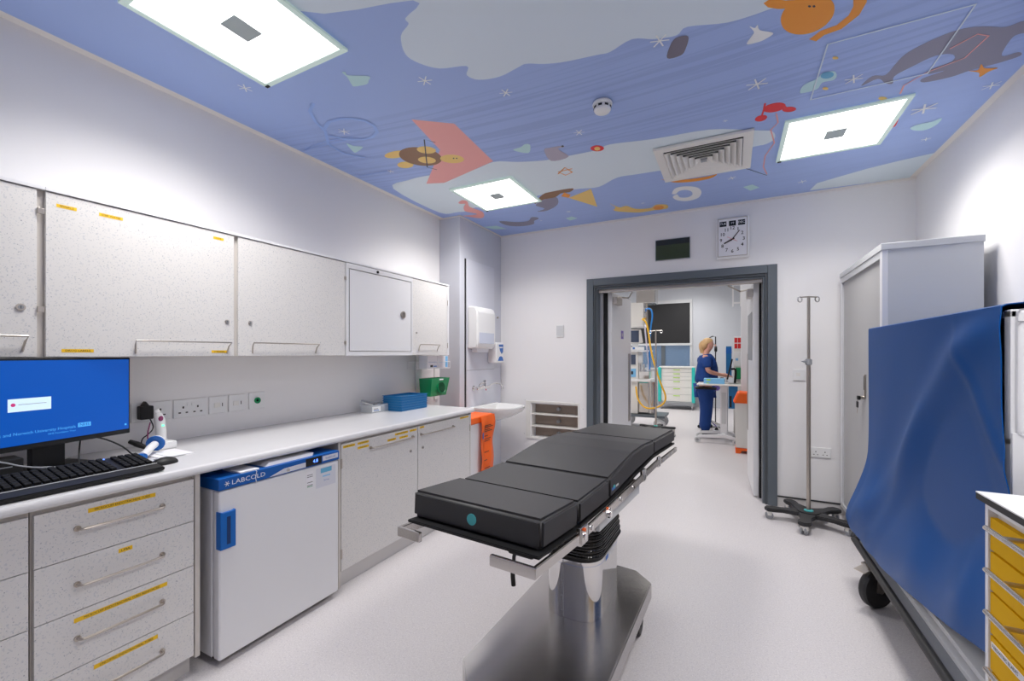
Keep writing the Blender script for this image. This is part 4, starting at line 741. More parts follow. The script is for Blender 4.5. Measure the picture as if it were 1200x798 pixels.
# rail with basket and green bin
t=thing('wall_rail_rack','pair of white vertical wall rails under the end wall cabinet','wall rails',(XL,3.55,ZT))
for y in (3.40,3.70):
    mb=MB();mb.box((XL+.0005,y-.035,.932),(XL+.018,y+.035,1.402),'white',.003);mb.build('rail',t)
t=thing('wire_basket','white wire basket hooked on the wall rails, holding cartons','basket',(-2.7,3.48,1.27))
mb=MB()
for z in (1.275,1.34): mb.tube([(-2.80,3.22,z),(-2.56,3.22,z),(-2.56,3.585,z),(-2.80,3.585,z)],.003,'white',6,closed=True)
for y in (3.22,3.34,3.46,3.585): mb.tube([(-2.80,y,1.275),(-2.56,y,1.275)],.002,'white',6);
for x,y in ((-2.56,3.22),(-2.56,3.585),(-2.80,3.22),(-2.80,3.585),(-2.56,3.40),(-2.68,3.22)): mb.tube([(x,y,1.275),(x,y,1.34)],.002,'white',6)
mb.build('wire_frame',t)
def carton(lo,hi,lab,prints,m='paper'):
    t=thing('carton',lab,'carton',((lo[0]+hi[0])/2,(lo[1]+hi[1])/2,lo[2]),0,'cartons in the wire basket');mb=MB();mb.box(lo,hi,m,.002)
    for a,b,mm in prints: mb.box(a,b,mm)
    mb.build('box',t);return t
carton((-2.67,3.235,1.28),(-2.57,3.390,1.40),'white and lilac carton with black print in the wire basket, nearer one',[((-2.5699,3.250,1.335),(-2.5693,3.380,1.343),'blue'),((-2.5699,3.280,1.29),(-2.5693,3.320,1.31),'ink'),((-2.5699,3.330,1.292),(-2.5693,3.380,1.302),'blue')])
carton((-2.67,3.395,1.28),(-2.57,3.565,1.40),'white carton with light blue end stripe in the wire basket, next to the grey column',[((-2.5699,3.520,1.285),(-2.5693,3.560,1.395),'sky'),((-2.5699,3.410,1.335),(-2.5693,3.520,1.341),'sky')])
t=thing('green_dispenser','green plastic box with an oval front opening on the wall rails','dispenser',(-2.68,3.44,1.01))
def frus(x0,x1,y0,y1,z0,z1,dx,dy,th=.005):
    b=bmesh.new();q=lambda x0,x1,y0,y1,z:[b.verts.new(p) for p in ((x0,y0,z),(x1,y0,z),(x1,y1,z),(x0,y1,z))]
    A=q(x0,x1-dx,y0+dy,y1-dy,z0);B=q(x0,x1,y0,y1,z1)
    b.faces.new(A[::-1])
    for i in range(4): b.faces.new((A[i],A[(i+1)%4],B[(i+1)%4],B[i]))
    bmesh.ops.recalc_face_normals(b,faces=b.faces);bmesh.ops.solidify(b,geom=list(b.faces),thickness=th);return b
mb=MB();mb.merge(frus(-2.70,-2.545,3.27,3.56,1.005,1.178,.03,.02),'green');mb.build('bin_body',t)
mb=MB();N_=24;mb.X=Matrix.Translation((-2.552,3.43,1.09))@Matrix.Rotation(R(-9.8),4,'Y');mb.lathe([(.0,0),(.055,.0),(.060,.006),(.066,.004),(.066,-.002)],(0,0,0),'green',28,'X');mb.lathe([(.0,.0075),(.052,.0075)],(0,0,0),'greenshade',28,'X');mb.build('oval_opening',t)
mb=MB();mb.box((-2.546,3.39,1.160),(-2.542,3.45,1.172),'paper');mb.build('label',t)
# ============================================================ COLUMN FITTINGS: towel and soap dispensers, taps, basin
t=thing('towel_dispenser','white paper towel dispenser with a see-through window, on the grey column','paper towel dispenser',(-2.50,4.07,1.5))
mb=MB();x0,x1=XC+.0125,-2.42
mb.prism([(x0,1.475),(x1-.02,1.475),(x1,1.52),(x1,1.88),(x1-.03,1.93),(x0,1.94)],3.895,4.285,'white','XZ',.012,seg=3);mb.build('housing',t)
mb=MB();mb.box((x1-.004,3.93,1.53),(x1+.002,4.25,1.65),'frost',.003);mb.build('window',t)
mb=MB();mb.box((-2.53,3.95,1.435),(-2.46,4.20,1.48),'paper',.004);mb.build('towel_end',t)
t=thing('soap_dispenser','white soap dispenser with a blue printed front beside the towel dispenser','soap dispenser',(-2.5,4.42,1.30))
mb=MB();mb.box((XC+.0125,4.33,1.31),(-2.43,4.505,1.55),'white',.015,seg=3);mb.build('housing',t)
mb=MB();mb.prism([(4.38,1.525),(4.49,1.53),(4.485,1.44),(4.45,1.415),(4.41,1.45)],-2.4305,-2.429,'blue','YZ');mb.prism([(4.36,1.335),(4.39,1.38),(4.43,1.39),(4.47,1.38),(4.495,1.335)],-2.4305,-2.429,'blue','YZ');mb.box((-2.429,4.395,1.485),(-2.4287,4.475,1.50),'paper');mb.build('front_label',t)
mb=MB();mb.cyl((XC+.0125,4.56,1.86),(XC+.03,4.56,1.86),.012,'nickel');tag(mb.build('wall_screw_cap',origin=(XC+.0125,4.56,1.86)),'tiny metal screw cap on the grey column beside the towel dispenser','screw cap')
t=thing('lever_taps','chrome wall-mounted lever mixer tap above the white basin','tap',(-2.52,4.2,1.0))
x=XC+.0125
for y in (4.02,4.22): 
    mb=MB();mb.lathe([(.030,0),(.030,.006),(.016,.010),(.014,.05),(0,.05)],(x,y,1.035),'chrome',20,'X');mb.build('wall_flange',t)
mb=MB();mb.cyl((x+.055,3.99,1.035),(x+.055,4.26,1.035),.019,'chrome',bev=.003);mb.build('mixer_bar',t)
mb=MB();mb.tube([(x+.055,4.0,1.035),(x+.07,4.0,1.05),(x+.08,4.03,1.085),(x+.08,4.14,1.095)],.007,'chrome',8,1);mb.build('lever',t)
mb=MB();mb.cyl((x+.055,4.17,1.04),(x+.055,4.17,1.12),.017,'chrome',bev=.003);mb.build('thermostat_head',t)
mb=MB();mb.tube([(x+.055,4.26,1.035),(x+.06,4.32,1.065),(x+.08,4.42,1.075),(x+.11,4.49,1.045),(x+.115,4.50,1.0)],.010,'chrome',10,2);mb.build('spout',t)
mb=MB();mb.cyl((x+.055,4.20,1.016),(x+.055,4.20,1.000),.006,'red',seg=10);mb.build('indicator',t)
t=thing('wash_basin','white ceramic wall-hung wash basin on the grey column','basin',(-2.3,4.2,.70))
bx0,bx1,by0,by1,bz=XC+.0135,-2.05,3.93,4.50,.830
b=bmesh.new()
def outline(s,dx=0,n=28):
    cx=bx0;cy=(by0+by1)/2;hw=(by1-by0)/2;L=bx1-bx0;o=[]
    for i in range(n+1):
        a=-PI/2+PI*i/n;o.append((cx+(abs(math.cos(a))**.7)*L*s[0],cy+math.copysign(abs(math.sin(a))**.75,math.sin(a))*hw*s[1]))
    return o
rings=[((1,1),bz),((1.0,1.0),bz-.025),((.93,.97),bz-.06),((.70,.85),bz-.12),((.42,.6),bz-.165)]
inner=[((.94,.93),bz+.0),((.90,.88),bz-.02),((.75,.7),bz-.09),((.4,.4),bz-.12)]
def ringverts(s,z): return [b.verts.new((x_,y_,z)) for x_,y_ in outline(s)]
O=[ringverts(*r) for r in rings];I=[ringverts(*r) for r in inner]
def strip(A,B):
    for i in range(len(A)-1): b.faces.new((A[i],A[i+1],B[i+1],B[i]))
for i in range(len(O)-1): strip(O[i],O[i+1])
strip(O[0],I[0])
for i in range(len(I)-1): strip(I[i],I[i+1])
b.faces.new(O[-1]);b.faces.new(I[-1])
bmesh.ops.recalc_face_normals(b,faces=b.faces);mb=MB();mb.merge(b,'ceramic');mb.box((bx0,by0+.01,bz-.14),(bx0+.05,by1-.01,bz+.004),'ceramic',.008);mb.build('bowl',t,ang=50)
mb=MB();mb.lathe([(.022,bz-.118),(.018,bz-.115),(0,bz-.116)],(-2.42,4.215,0),'chrome',20);mb.build('waste',t)
# waste sack holder
t=thing('sack_holder','white waste bin with an orange sack, between the base units and the basin','waste bin',(-2.35,3.56,0))
mb=MB();mb.box((-2.50,3.44,.03),(-2.215,3.83,.77),'whitem',.006)
for a in ((-2.47,3.5),(-2.47,3.78),(-2.24,3.5),(-2.24,3.78)): mb.cyl((*a,0),(*a,.03),.015,'rubber')
mb.build('bin_body',t)
mb=MB();mb.box((-2.515,3.40,.735),(-2.20,3.85,.805),'orange',.015,seg=3);mb.build('sack_cuff',t)
mb=MB()
def sk(u,v): 
    y=3.575+.27*u;z=.80-.60*v;return Vector((-2.188+.014*math.sin(u*9+v*3)*min(1,v*3)+.01*math.sin(v*11),y+.006*math.sin(v*7),z))
mb.grid(sk,14,18,'orange',th=.002);
for z,wd in ((.70,.12),(.685,.15),(.66,.10),(.645,.14),(.60,.06),(.57,.11),(.55,.09),(.44,.08),(.36,.05),(.28,.1)): mb.box((-2.170,3.62,z),(-2.1695,3.62+wd*1.1,z+.007),'ink') 
mb.box((-2.172,3.59,.58),(-2.1712,3.61,.64),'blue');mb.build('orange_sack',t)
# ============================================================ BACK WALL
t=thing('wall_grille','low-level white wall vent with three slots on the back wall','vent',(-1.85,YB,.42))
x0,x1,z0,z1=-2.215,-1.545,.40,.855
mb=MB();mb.box((x0,YB-.012,z1-.022),(x1,YB-.0005,z1),'cream',.002);mb.box((x0,YB-.012,z0),(x1,YB-.0005,z0+.022),'cream',.002);mb.box((x0,YB-.012,z0+.022),(x0+.055,YB-.0005,z1-.022),'cream',.002);mb.box((x1-.016,YB-.012,z0+.022),(x1,YB-.0005,z1-.022),'cream',.002);mb.build('frame',t)
mb=MB();mb.box((-2.144,YB+.12,.421),(-1.561,YB+.128,.819),'brown');mb.build('back_panel',t)
for z in (.545,.690):
    mb=MB();mb.box((-2.144,YB-.006,z),(-1.561,YB+.118,z+.012),'cream',.001);mb.build('slot_shelf',t)
for z in (.47,.615,.76):
    mb=MB();mb.cyl((-1.83,YB+.119,z),(-1.83,YB+.06,z),.020,'grey',seg=16,bev=.003);mb.build('knob',t)
for i,(x,z) in enumerate(((-2.23,.86),(-1.60,.855),(-2.24,.45),(-1.50,.79))): mb=MB();mb.cyl((x,YB,z),(x,YB-.003,z),.006,'lgrey',seg=10);mb.build('screw',t)
mb=MB();mb.box((-1.825,YB-.014,1.612),(-1.73,YB-.0005,1.752),'white',.004);mb.box((-1.819,YB-.0165,1.63),(-1.736,YB-.014,1.745),'lgrey',.002);tag(mb.build('door_release_switch',origin=(-1.78,YB,1.612)),'small white push plate switch on the back wall, between column and door','switch')
t=thing('status_display','dark rectangular display panel on the wall above the door','display',(-.54,YB,2.39))
mb=MB();mb.box((-.712,YB-.02,2.388),(-.373,YB-.0005,2.606),'grey',.004);mb.build('casing',t)
mb=MB();mb.box((-.706,YB-.0206,2.394),(-.379,YB-.020,2.545),'lcd');mb.box((-.706,YB-.0206,2.545),(-.379,YB-.020,2.60),'lcd2');mb.build('screen',t)
# clock
t=thing('wall_clock','white wall clock with three small date windows, above the right of the door','clock',(0,YB,2.34))
cx,cz=.005,2.548
mb=MB();mb.box((-.139,YB-.04,2.34),(.151,YB-.0005,2.747),'white',.02,seg=3);mb.build('case',t)
mb=MB();y=YB-.0405
for a,b_ in (((-.122,2.362),(-.116,2.732)),((.128,2.362),(.134,2.732)),((-.122,2.362),(.134,2.368)),((-.122,2.726),(.134,2.732))): mb.box((a[0],y-.006,a[1]),(b_[0],y,b_[1]),'nickel',.001)
mb.box((-.116,y-.001,2.368),(.128,y,2.726),'paper')
for k in range(12):
    a=R(90-30*(k+1));mb.text(str(k+1),.044,'ink',FNY(cx+.098*math.cos(a),y-.0016,2.522+.112*math.sin(a)),'CENTER',bold=.0008)
mb.build('dial',t,smooth=False)
for xx,tx in ((-.075,'TUE'),(.006,'19'),(.084,'DEC')):
    mb=MB();mb.box((xx-.030,y-.003,2.655),(xx+.030,y-.001,2.705),'lcd2',.001);mb.text(tx,.030,'paper',FNY(xx,y-.0035,2.681),'CENTER');mb.build('date_window',t,smooth=False)
def hand(a,L,w_,m,yy,back=.02):
    X=Matrix.Translation((cx,yy,2.525))@Matrix.Rotation(-R(a),4,'Y').inverted();mb=MB(X);mb.box((-w_,-.0015,-back),(w_,0,L),m);return mb.build('clock_hand',t)
hand(243,.08,.006,'ink',y-.005);hand(38,.10,.004,'ink',y-.008);hand(-60,.05,.0012,'red',y-.011,.05)
def wsock(x0,x1,z0,z1,lab,double):
    t=thing('wall_socket',lab,'wall socket',((x0+x1)/2,YB,z0),0,'wall sockets beside the drip stand');mb=MB();mb.box((x0,YB-.011,z0),(x1,YB-.0005,z1),'white',.003);mb.build('face_plate',t);h=z1-z0
    for xx in ([x0+(x1-x0)*.28,x0+(x1-x0)*.72] if double else [(x0+x1)/2]):
        mb=MB();mb.box((xx-.003,YB-.0118,z0+h*.5),(xx+.003,YB-.011,z0+h*.63),'ink')
        if double:
            for s in (-1,1): mb.box((xx+s*.014-.004,YB-.0118,z0+h*.24),(xx+s*.014+.004,YB-.011,z0+h*.31),'ink')
        else: mb.box((xx-.02,YB-.0125,z0+h*.4),(xx+.012,YB-.011,z0+h*.7),'cream')
        mb.build('pin_holes',t)
wsock(.500,.592,1.174,1.274,'square white wall plate behind the drip stand pole',False)
wsock(.630,.785,.488,.576,'double white socket low on the wall behind the drip stand',True)
# ============================================================ DRIP STAND
def drip_stand(cx,cy,rz,ztop,label_,nleg=5,L=.285,hub='tealm',m='rubber',collar=True,gr=None,arms=.09,zb=.088):
    t=thing('drip_stand',label_,'drip stand',(cx,cy,0),rz,gr);X=WM[t.name]
    mb=MB(X)
    for k in range(nleg):
        a=2*PI*k/nleg;Y=Matrix.Rotation(a,4,'Z')
        mb.prism([(.0,-.055),(.09,-.062),(.15,-.045),(L-.09,-.036),(L-.03,-.048),(L+.02,-.04),(L+.038,0),(L+.02,.04),(L-.03,.048),(L-.09,.036),(.15,.045),(.09,.062),(0,.055)],zb-.018,zb+.012,m,'XY',.006,X=Y)
    mb.cyl((0,0,zb-.02),(0,0,zb+.018),.085,m,seg=28,bev=.006);mb.build('star_base',t)
    for k in range(nleg):
        a=2*PI*k/nleg;Y=Matrix.Rotation(a,4,'Z')@Matrix.Translation((L,0,0))@Matrix.Rotation(a*2.3+.5,4,'Z');mb=MB(X@Y)
        mb.cyl((0,-.022,.03),(0,-.006,.03),.030,'grey',seg=18,bev=.004);mb.cyl((0,.006,.03),(0,.022,.03),.030,'grey',seg=18,bev=.004);mb.box((-.018,-.024,.03),(.018,.024,zb-.017),'cream' if m=='rubber' else 'grey',.006);mb.build('castor',t)
    mb=MB(X);mb.lathe([(.034,zb+.018),(.034,zb+.024),(.018,zb+.030),(0.0,zb+.030)],(0,0,0),hub,24);mb.build('hub_cap',t)
    mb=MB(X);mb.cyl((0,0,zb+.02),(0,0,1.35),.0155,'nickel',seg=16);mb.cyl((0,0,1.35),(0,0,ztop),.0115,'nickel',seg=16,bev=.002);mb.build('pole',t)
    if collar:
        mb=MB(X);mb.cyl((0,0,1.325),(0,0,1.375),.024,'grey',seg=18,bev=.004);mb.prism([(-.075,1.358),(-.02,1.365),(-.02,1.34),(-.06,1.35)],-.006,.006,'grey','XZ',.001);mb.build('clamp_collar',t)
    mb=MB(X);mb.tube([(-arms,0,ztop-.012),(0,0,ztop-.004),(arms,0,ztop-.004)],.0055,'nickel',8)
    for s in (-1,1):
        zc=ztop-(.012 if s<0 else .004)
        mb.tube([(s*arms+s*.0+.022*math.sin(q),0,zc-.018+.022*math.cos(q)) for q in [i*PI/8 for i in range(0,15)]],.0045,'chrome',8)
    mb.build('hook_bar',t)
    return t
drip_stand(.572,4.31,R(41),1.90,'silver drip stand with a dark five-legged star base, beside the tambour cabinet')
# ============================================================ TAMBOUR CABINET
t=thing('tambour_cabinet','tall light grey metal cabinet with a ribbed tambour front, in the back corner','cabinet',(1.07,4.0,0))
cx0,cx1,cy0,cy1,cz0,cz1=.84,1.30,3.45,4.60,.10,2.10
mb=MB();mb.box((cx0+.03,cy0,cz0),(cx1,cy0+.018,cz1-.03),'lgrey',.001);mb.box((cx0+.03,cy1-.018,cz0),(cx1,cy1,cz1-.03),'lgrey',.001);mb.box((cx1-.015,cy0+.018,cz0),(cx1,cy1-.018,cz1-.03),'lgrey')
mb.box((cx0+.02,cy0+.018,cz0),(cx1-.015,cy1-.018,cz0+.03),'lgrey');mb.build('carcass',t)
mb=MB();mb.box((cx0+.03,cy0+.02,0),(cx1-.02,cy1-.02,cz0),'grey');mb.build('plinth',t)
mb=MB();mb.box((cx0-.006,cy0-.006,cz1-.03),(cx1+.006,cy1+.006,cz1+.012),'lgrey',.004);mb.build('top_panel',t)
mb=MB();mb.box((cx0,cy0,cz0),(cx0+.03,cy0+.045,cz1-.03),'whitem',.002);mb.box((cx0,cy1-.045,cz0),(cx0+.03,cy1,cz1-.03),'whitem',.002);mb.box((cx0,cy0+.045,cz1-.075),(cx0+.03,cy1-.045,cz1-.03),'lgrey',.002);mb.box((cx0,cy0+.045,cz0),(cx0+.03,cy1-.045,cz0+.035),'lgrey',.002);mb.box((cx0+.02,cy1-.075,cz0+.035),(cx0+.03,cy1-.045,cz1-.075),'flask');mb.build('front_frame',t)
b=bmesh.new();n=54;P=[]
for i in range(n*4+1):
    y=cy0+.045+(cy1-.075-cy0-.045)*i/(n*4);ph=i%4;P.append((cx0+.012+(0,.002,.005,.002)[ph],y))
A=[b.verts.new((x,y,cz0+.035)) for x,y in P];B=[b.verts.new((x,y,cz1-.075)) for x,y in P]
for i in range(len(P)-1): b.faces.new((A[i],A[i+1],B[i+1],B[i]))
mb=MB();mb.merge(b,'tamb');sh=mb.build('tambour_shutter',t)
mb=MB();mb.box((cx0+.002,3.86,1.10),(cx0+.011,3.885,1.27),'nickel',.002);mb.box((cx0+.0012,3.866,1.16),(cx0+.0022,3.879,1.26),'black');mb.build('handle',sh)
mb=MB();mb.cyl((cx0+.012,3.885,1.105),(cx0-.012,3.885,1.105),.012,'nickel',seg=14);mb.build('lock',sh)
t=thing('key','two black-headed keys hanging from the lock of the tambour cabinet','keys',(cx0-.02,3.9,1.0))
mb=MB();mb.box((cx0-.030,3.885,1.085),(cx0-.012,3.925,1.115),'black',.006);mb.tube([(cx0-.02,3.93,1.10),(cx0-.02,3.945,1.07)],.002,'nickel',6);mb.box((cx0-.024,3.93,1.025),(cx0-.016,3.965,1.07),'black',.003);mb.box((cx0-.022,3.942,.985),(cx0-.019,3.952,1.03),'nickel');mb.build('key_body',t)
# ============================================================ OPERATING TABLE
ot=thing('operating_table','black padded operating table on a brushed steel column and base','operating table',(-.66,1.95,0))
XB=Matrix.Translation((-.681,1.5,0))@Matrix.Rotation(R(-1.8),4,'Z')
XT=Matrix.Translation((-.838,1.5,0))@Matrix.Rotation(R(-5.0),4,'Z')
# base plate
mb=MB(XB);zb=.20
bp=[(-.18,-.42),(.18,-.42),(.275,-.33),(.275,.86),(.17,.965),(-.17,.965),(-.275,.86),(-.275,-.10),(-.18,-.17)]
bp=[(-.275,-.08),(-.185,-.185),(.185,-.185),(.275,-.10),(.275,.87),(.175,.965),(.05,.975),(-.175,.965),(-.275,.87)]
mb.prism(bp,.115,zb,'steelb','XY',.006,seg=2);mb.build('base_plate',ot)
for x,y in ((-.20,-.05),(.20,-.05),(-.21,.72),(.235,.72)):
    mb=MB(XB);mb.cyl((x-.018,y,.052),(x+.018,y,.052),.052,'rubber',seg=24,bev=.006);mb.box((x-.022,y-.02,.05),(x+.022,y+.02,.116),'black',.004);mb.build('castor',ot)
# column
def stad(cx,cy,hw,hl,rf,n=10):
    o=[]
    for (sx,sy,a0) in ((1,1,0),(-1,1,90),(-1,-1,180),(1,-1,270)):
        for i in range(n+1):
            a=R(a0+90*i/n);o.append((cx+sx*(hw-rf)+rf*math.cos(a),cy+sy*(hl-rf)+rf*math.sin(a)))
    return o
mb=MB(XB);c0=(.0,.58)
mb.prism(stad(*c0,.133,.215,.10),zb+.0005,.482,'chrome','XY');mb.build('column',ot,ang=30)
mb=MB(XB);mb.box((-.0255,.362,.205),(-.0235,.3652,.48),'grey')
for z in (.23,.30,.37,.44): mb.cyl((-.033,.3652,z),(-.033,.3625,z),.003,'grey',seg=8)
mb.build('seam_strip',ot)
mb=MB(XB);mb.prism(stad(*c0,.137,.219,.102),.470,.484,'black','XY',.002);mb.prism(stad(*c0,.1335,.2155,.10),.45,.4505,'blue','XY');mb.build('column_collar',ot)
mb=MB(XB);mb.box((.1332,.50,.435),(.1345,.64,.462),'lgrey');mb.box((.1346,.505,.438),(.1352,.545,.459),'blue');mb.build('maker_plate',ot)
for k in range(5):
    z=.486+.026*k;s=.012 if k%2 else 0
    mb=MB(XB);mb.prism(stad(c0[0],c0[1],.150-.002*k,.232-.002*k,.105),z,z+.023,'bellow','XY',.010,seg=3);mb.build('bellows_ring',ot)
mb=MB(XB);mb.prism(stad(*c0,.125,.20,.09),.48,.64,'bellow','XY');mb.build('bellows_core',ot)
# head block under the top
mb=MB(XT);mb.box((-.02,.36,.632),(.275,.98,.716),'steel',.006);mb.box((.275,.36,.640),(.295,.98,.700),'lgrey',.003);mb.build('drive_housing',ot)
mb=MB(XT);mb.box((-.24,.16,.700),(.24,1.22,.735),'black',.004);mb.build('top_subframe',ot)
# upholstered pads : side profile extruded across
def pad(name,prof,w=.29,b=.014,inset=0):
    mb=MB(XT);mb.prism(prof,-w-.02,w,'vinyl','YZ',b,seg=3);return mb.build(name,ot,ang=40)
p1=pad('pad',[(-.165,.757),(.135,.737),(.140,.842),(-.160,.862)])
mb=MB(XT);mb.lathe([(.0,-.0015),(.021,-.0015),(.021,.002)],(-.005,-.1640,.805),'tealm',24,'Y');mb.build('round_sticker',p1)
p2=pad('pad',[(.15,.738),(.50,.735),(.50,.838),(.15,.833)])
p3=pad('pad',[(.503,.735),(.93,.768),(1.33,.782),(1.335,.872),(1.12,.887),(.90,.884),(.70,.862),(.503,.838)])
mb=MB(XT);mb.box((.290,.535,.772),(.2908,.585,.785),'blue');mb.box((.290,.555,.780),(.2909,.575,.792),'teal');mb.box((.290,.59,.776),(.2908,.63,.786),'lgrey');mb.build('side_label',p3)
p4=pad('pad',[(1.35,.778),(1.965,.752),(1.970,.848),(1.355,.868)],.283)
# leg plate and rails
mb=MB(XT);mb.prism([(-.20,.746),(.14,.722),(.14,.734),(-.20,.757)],-.300,.300,'black','YZ',.003);mb.build('leg_plate',ot)
for s in (-1,1):
    mb=MB(XT);x=s*.302
    mb.prism([(-.235,.703),(-.235,.741),(.12,.722),(.12,.684)],x-.008,x+.008,'steel','YZ',.003);e=.11 if s<0 else .17
    mb.box((min(x-s*e,x+s*.008),-.245,.703),(max(x-s*e,x+s*.008),-.228,.741),'steel',.004);mb.build('leg_rail',ot)
    mb=MB(XT);mb.box((x-.010,.11,.672),(x+.013,.185,.745),'steel',.006)
    mb.cyl((x+s*.013,.145,.705),(x+s*.019,.145,.705),.013,'chrome');mb.cyl((x+s*.013,.135,.735),(x+s*.020,.135,.735),.007,'orange',seg=10);mb.build('hinge_block',ot)
    mb=MB(XT);mb.prism([(.19,.690),(.19,.728),(1.02,.742),(1.02,.704)],x-.004,x+.010,'steel','YZ',.003)
    for y in (.22,.44,.60,.80): mb.cyl((x+s*.010,y,.712+.014*(y-.2)),(x+s*.017,y,.712+.014*(y-.2)),.010,'chrome',seg=14)
    mb.build('side_rail',ot)
    mb=MB(XT);mb.cyl((x+s*.010,.40,.735),(x+s*.018,.40,.735),.007,'orange',seg=10);mb.cyl((x+s*.004,.43,.700),(x+s*.022,.43,.700),.017,'chrome',seg=18,bev=.003);mb.build('clamp_knob',ot)
    mb=MB(XT);mb.box((x-.012,1.0,.695),(x+.014,1.06,.765),'chrome',.010);mb.build('joint_block',ot)
    mb=MB(XT);mb.prism([(1.06,.712),(1.06,.748),(1.36,.753),(1.36,.717)],x-.004,x+.012,'steel','YZ',.003);mb.box((x-.006,1.35,.70),(x+.014,1.40,.765),'chrome',.008);mb.build('back_rail',ot)
    mb=MB(XT);mb.prism([(1.42,.708),(1.42,.742),(1.90,.730),(1.90,.698)],x-.004,x+.012,'steel','YZ',.003)
    for y in (1.47,1.58,1.69,1.80): mb.cyl((x+s*.012,y,.722),(x+s*.013,y,.722),.010,'grey',seg=12)
    mb.build('head_rail',ot)
mb=MB(XT);mb.prism([(.14,.715),(.50,.715),(1.33,.760),(1.96,.735),(1.96,.748),(1.33,.774),(.50,.732),(.14,.732)],-.285,.285,'black','YZ',.003);mb.build('top_plate',ot)
mb=MB(XB);mb.box((-.115,.40,.40),(-.085,.52,.47),'black',.008);mb.tube([(-.10,.30,.60),(-.16,.22,.62),(-.17,.16,.56),(-.172,.155,.48)],.008,'black',8,2);mb.build('hand_control_lead',ot)
mb=MB(XB);mb.tube([(-.172,.155,.50),(-.176,.155,.46),(-.174,.16,.405)],[.010,.011,.008],'black',12,1);mb.build('hand_control_plug',ot)
mb=MB(XT);mb.box((.08,-.05,.655),(.19,.10,.70),'black',.008);mb.build('motor_box',ot)
# ============================================================ COVERED TROLLEY
t=thing('covered_trolley','tall white shelf trolley under a draped blue cover, beside the right wall','trolley',(1.0,2.5,0))
tx0,tx1,ty0,ty1=.755,1.30,1.85,3.27
for x in (tx0,tx1-.035):
    for y in (ty0,ty1-.035):
        mb=MB();mb.box((x,y,.26),(x+.035,y+.035,1.555),'whitem',.003);mb.build('upright',t)
for z in (.30,.72,1.14,1.53):
    mb=MB();mb.box((tx0,ty0,z),(tx1,ty1,z+.022),'whitem',.003);mb.build('shelf',t)
mb=MB();mb.box((tx0+.01,ty0-.014,1.175),(tx1,ty0-.002,1.555),'whitem',.012,seg=3);mb.box((tx0+.01,ty0-.016,1.515),(tx1,ty0-.013,1.518),'grey')
for x in (.83,1.2): mb.cyl((x,ty0-.013,1.537),(x,ty0-.020,1.537),.009,'nickel');mb.cyl((tx0+.03,ty0-.013,1.49),(tx0+.03,ty0-.018,1.49),.005,'nickel');mb.cyl((tx0+.03,ty0-.013,1.215),(tx0+.03,ty0-.018,1.215),.005,'nickel')
mb.build('end_panel',t)
mb=MB()
mb.box((tx0,ty0-.010,.26),(tx0+.055,ty0,1.18),'whitem',.003);mb.box((tx0+.055,ty0-.010,.99),(tx1,ty0-.001,1.03),'whitem',.003);mb.box((tx0+.055,ty0-.010,.80),(tx1,ty0-.001,.86),'whitem',.003);mb.build('end_frame',t)
mb=MB();mb.box((.685,1.78,.235),(1.33,3.34,.262),'grey',.004);mb.build('bottom_deck',t)
mb=MB();mb.tube([(.685,1.76,.255),(.685,3.36,.255),(1.33,3.36,.255),(1.33,1.76,.255)],.019,'rubber',12,closed=True);mb.build('bumper_tube',t)
mb=MB();mb.box((.74,1.90,.262),(.78,2.95,.285),'whitem',.004);mb.build('inner_rail',t)
def bigcastor(x,y,rz,brake):
    X=Matrix.Translation((x,y,0))@Matrix.Rotation(rz,4,'Z')@Matrix.Scale(1.08,4);mb=MB(X)
    mb.lathe([(.06,-.021),(.092,-.020),(.099,-.010),(.099,.010),(.092,.020),(.06,.021)],(0,0,.099),'rubber',32,'Y');mb.lathe([(.0,-.018),(.062,-.016),(.062,.016),(0,.018)],(0,0,.099),'grey',24,'Y');mb.lathe([(0,-.028),(.018,-.028),(.018,.028),(0,.028)],(0,0,.099),'nickel',14,'Y');w_=mb.build('castor_wheel',t,ang=30)
    mb=MB(X)
    for s in (-1,1): mb.prism([(-.03,.09),(.01,.085),(.07,.21),(-.02,.21)],s*.026-.002,s*.026+.002,'nickel','XZ')
    mb.box((-.04,-.05,.205),(.09,.05,.215),'nickel',.002);mb.cyl((.025,0,.214),(.025,0,.236),.02,'nickel')
    if brake: mb.prism([(-.11,.195),(-.03,.215),(-.03,.222),(-.11,.20)],-.03,.03,'nickel','XZ',.002)
    mb.build('castor_fork',t)
bigcastor(.722,3.06,R(38),True);bigcastor(1.22,3.15,R(10),False);bigcastor(.775,1.95,R(80),False);bigcastor(1.22,1.95,R(0),False)
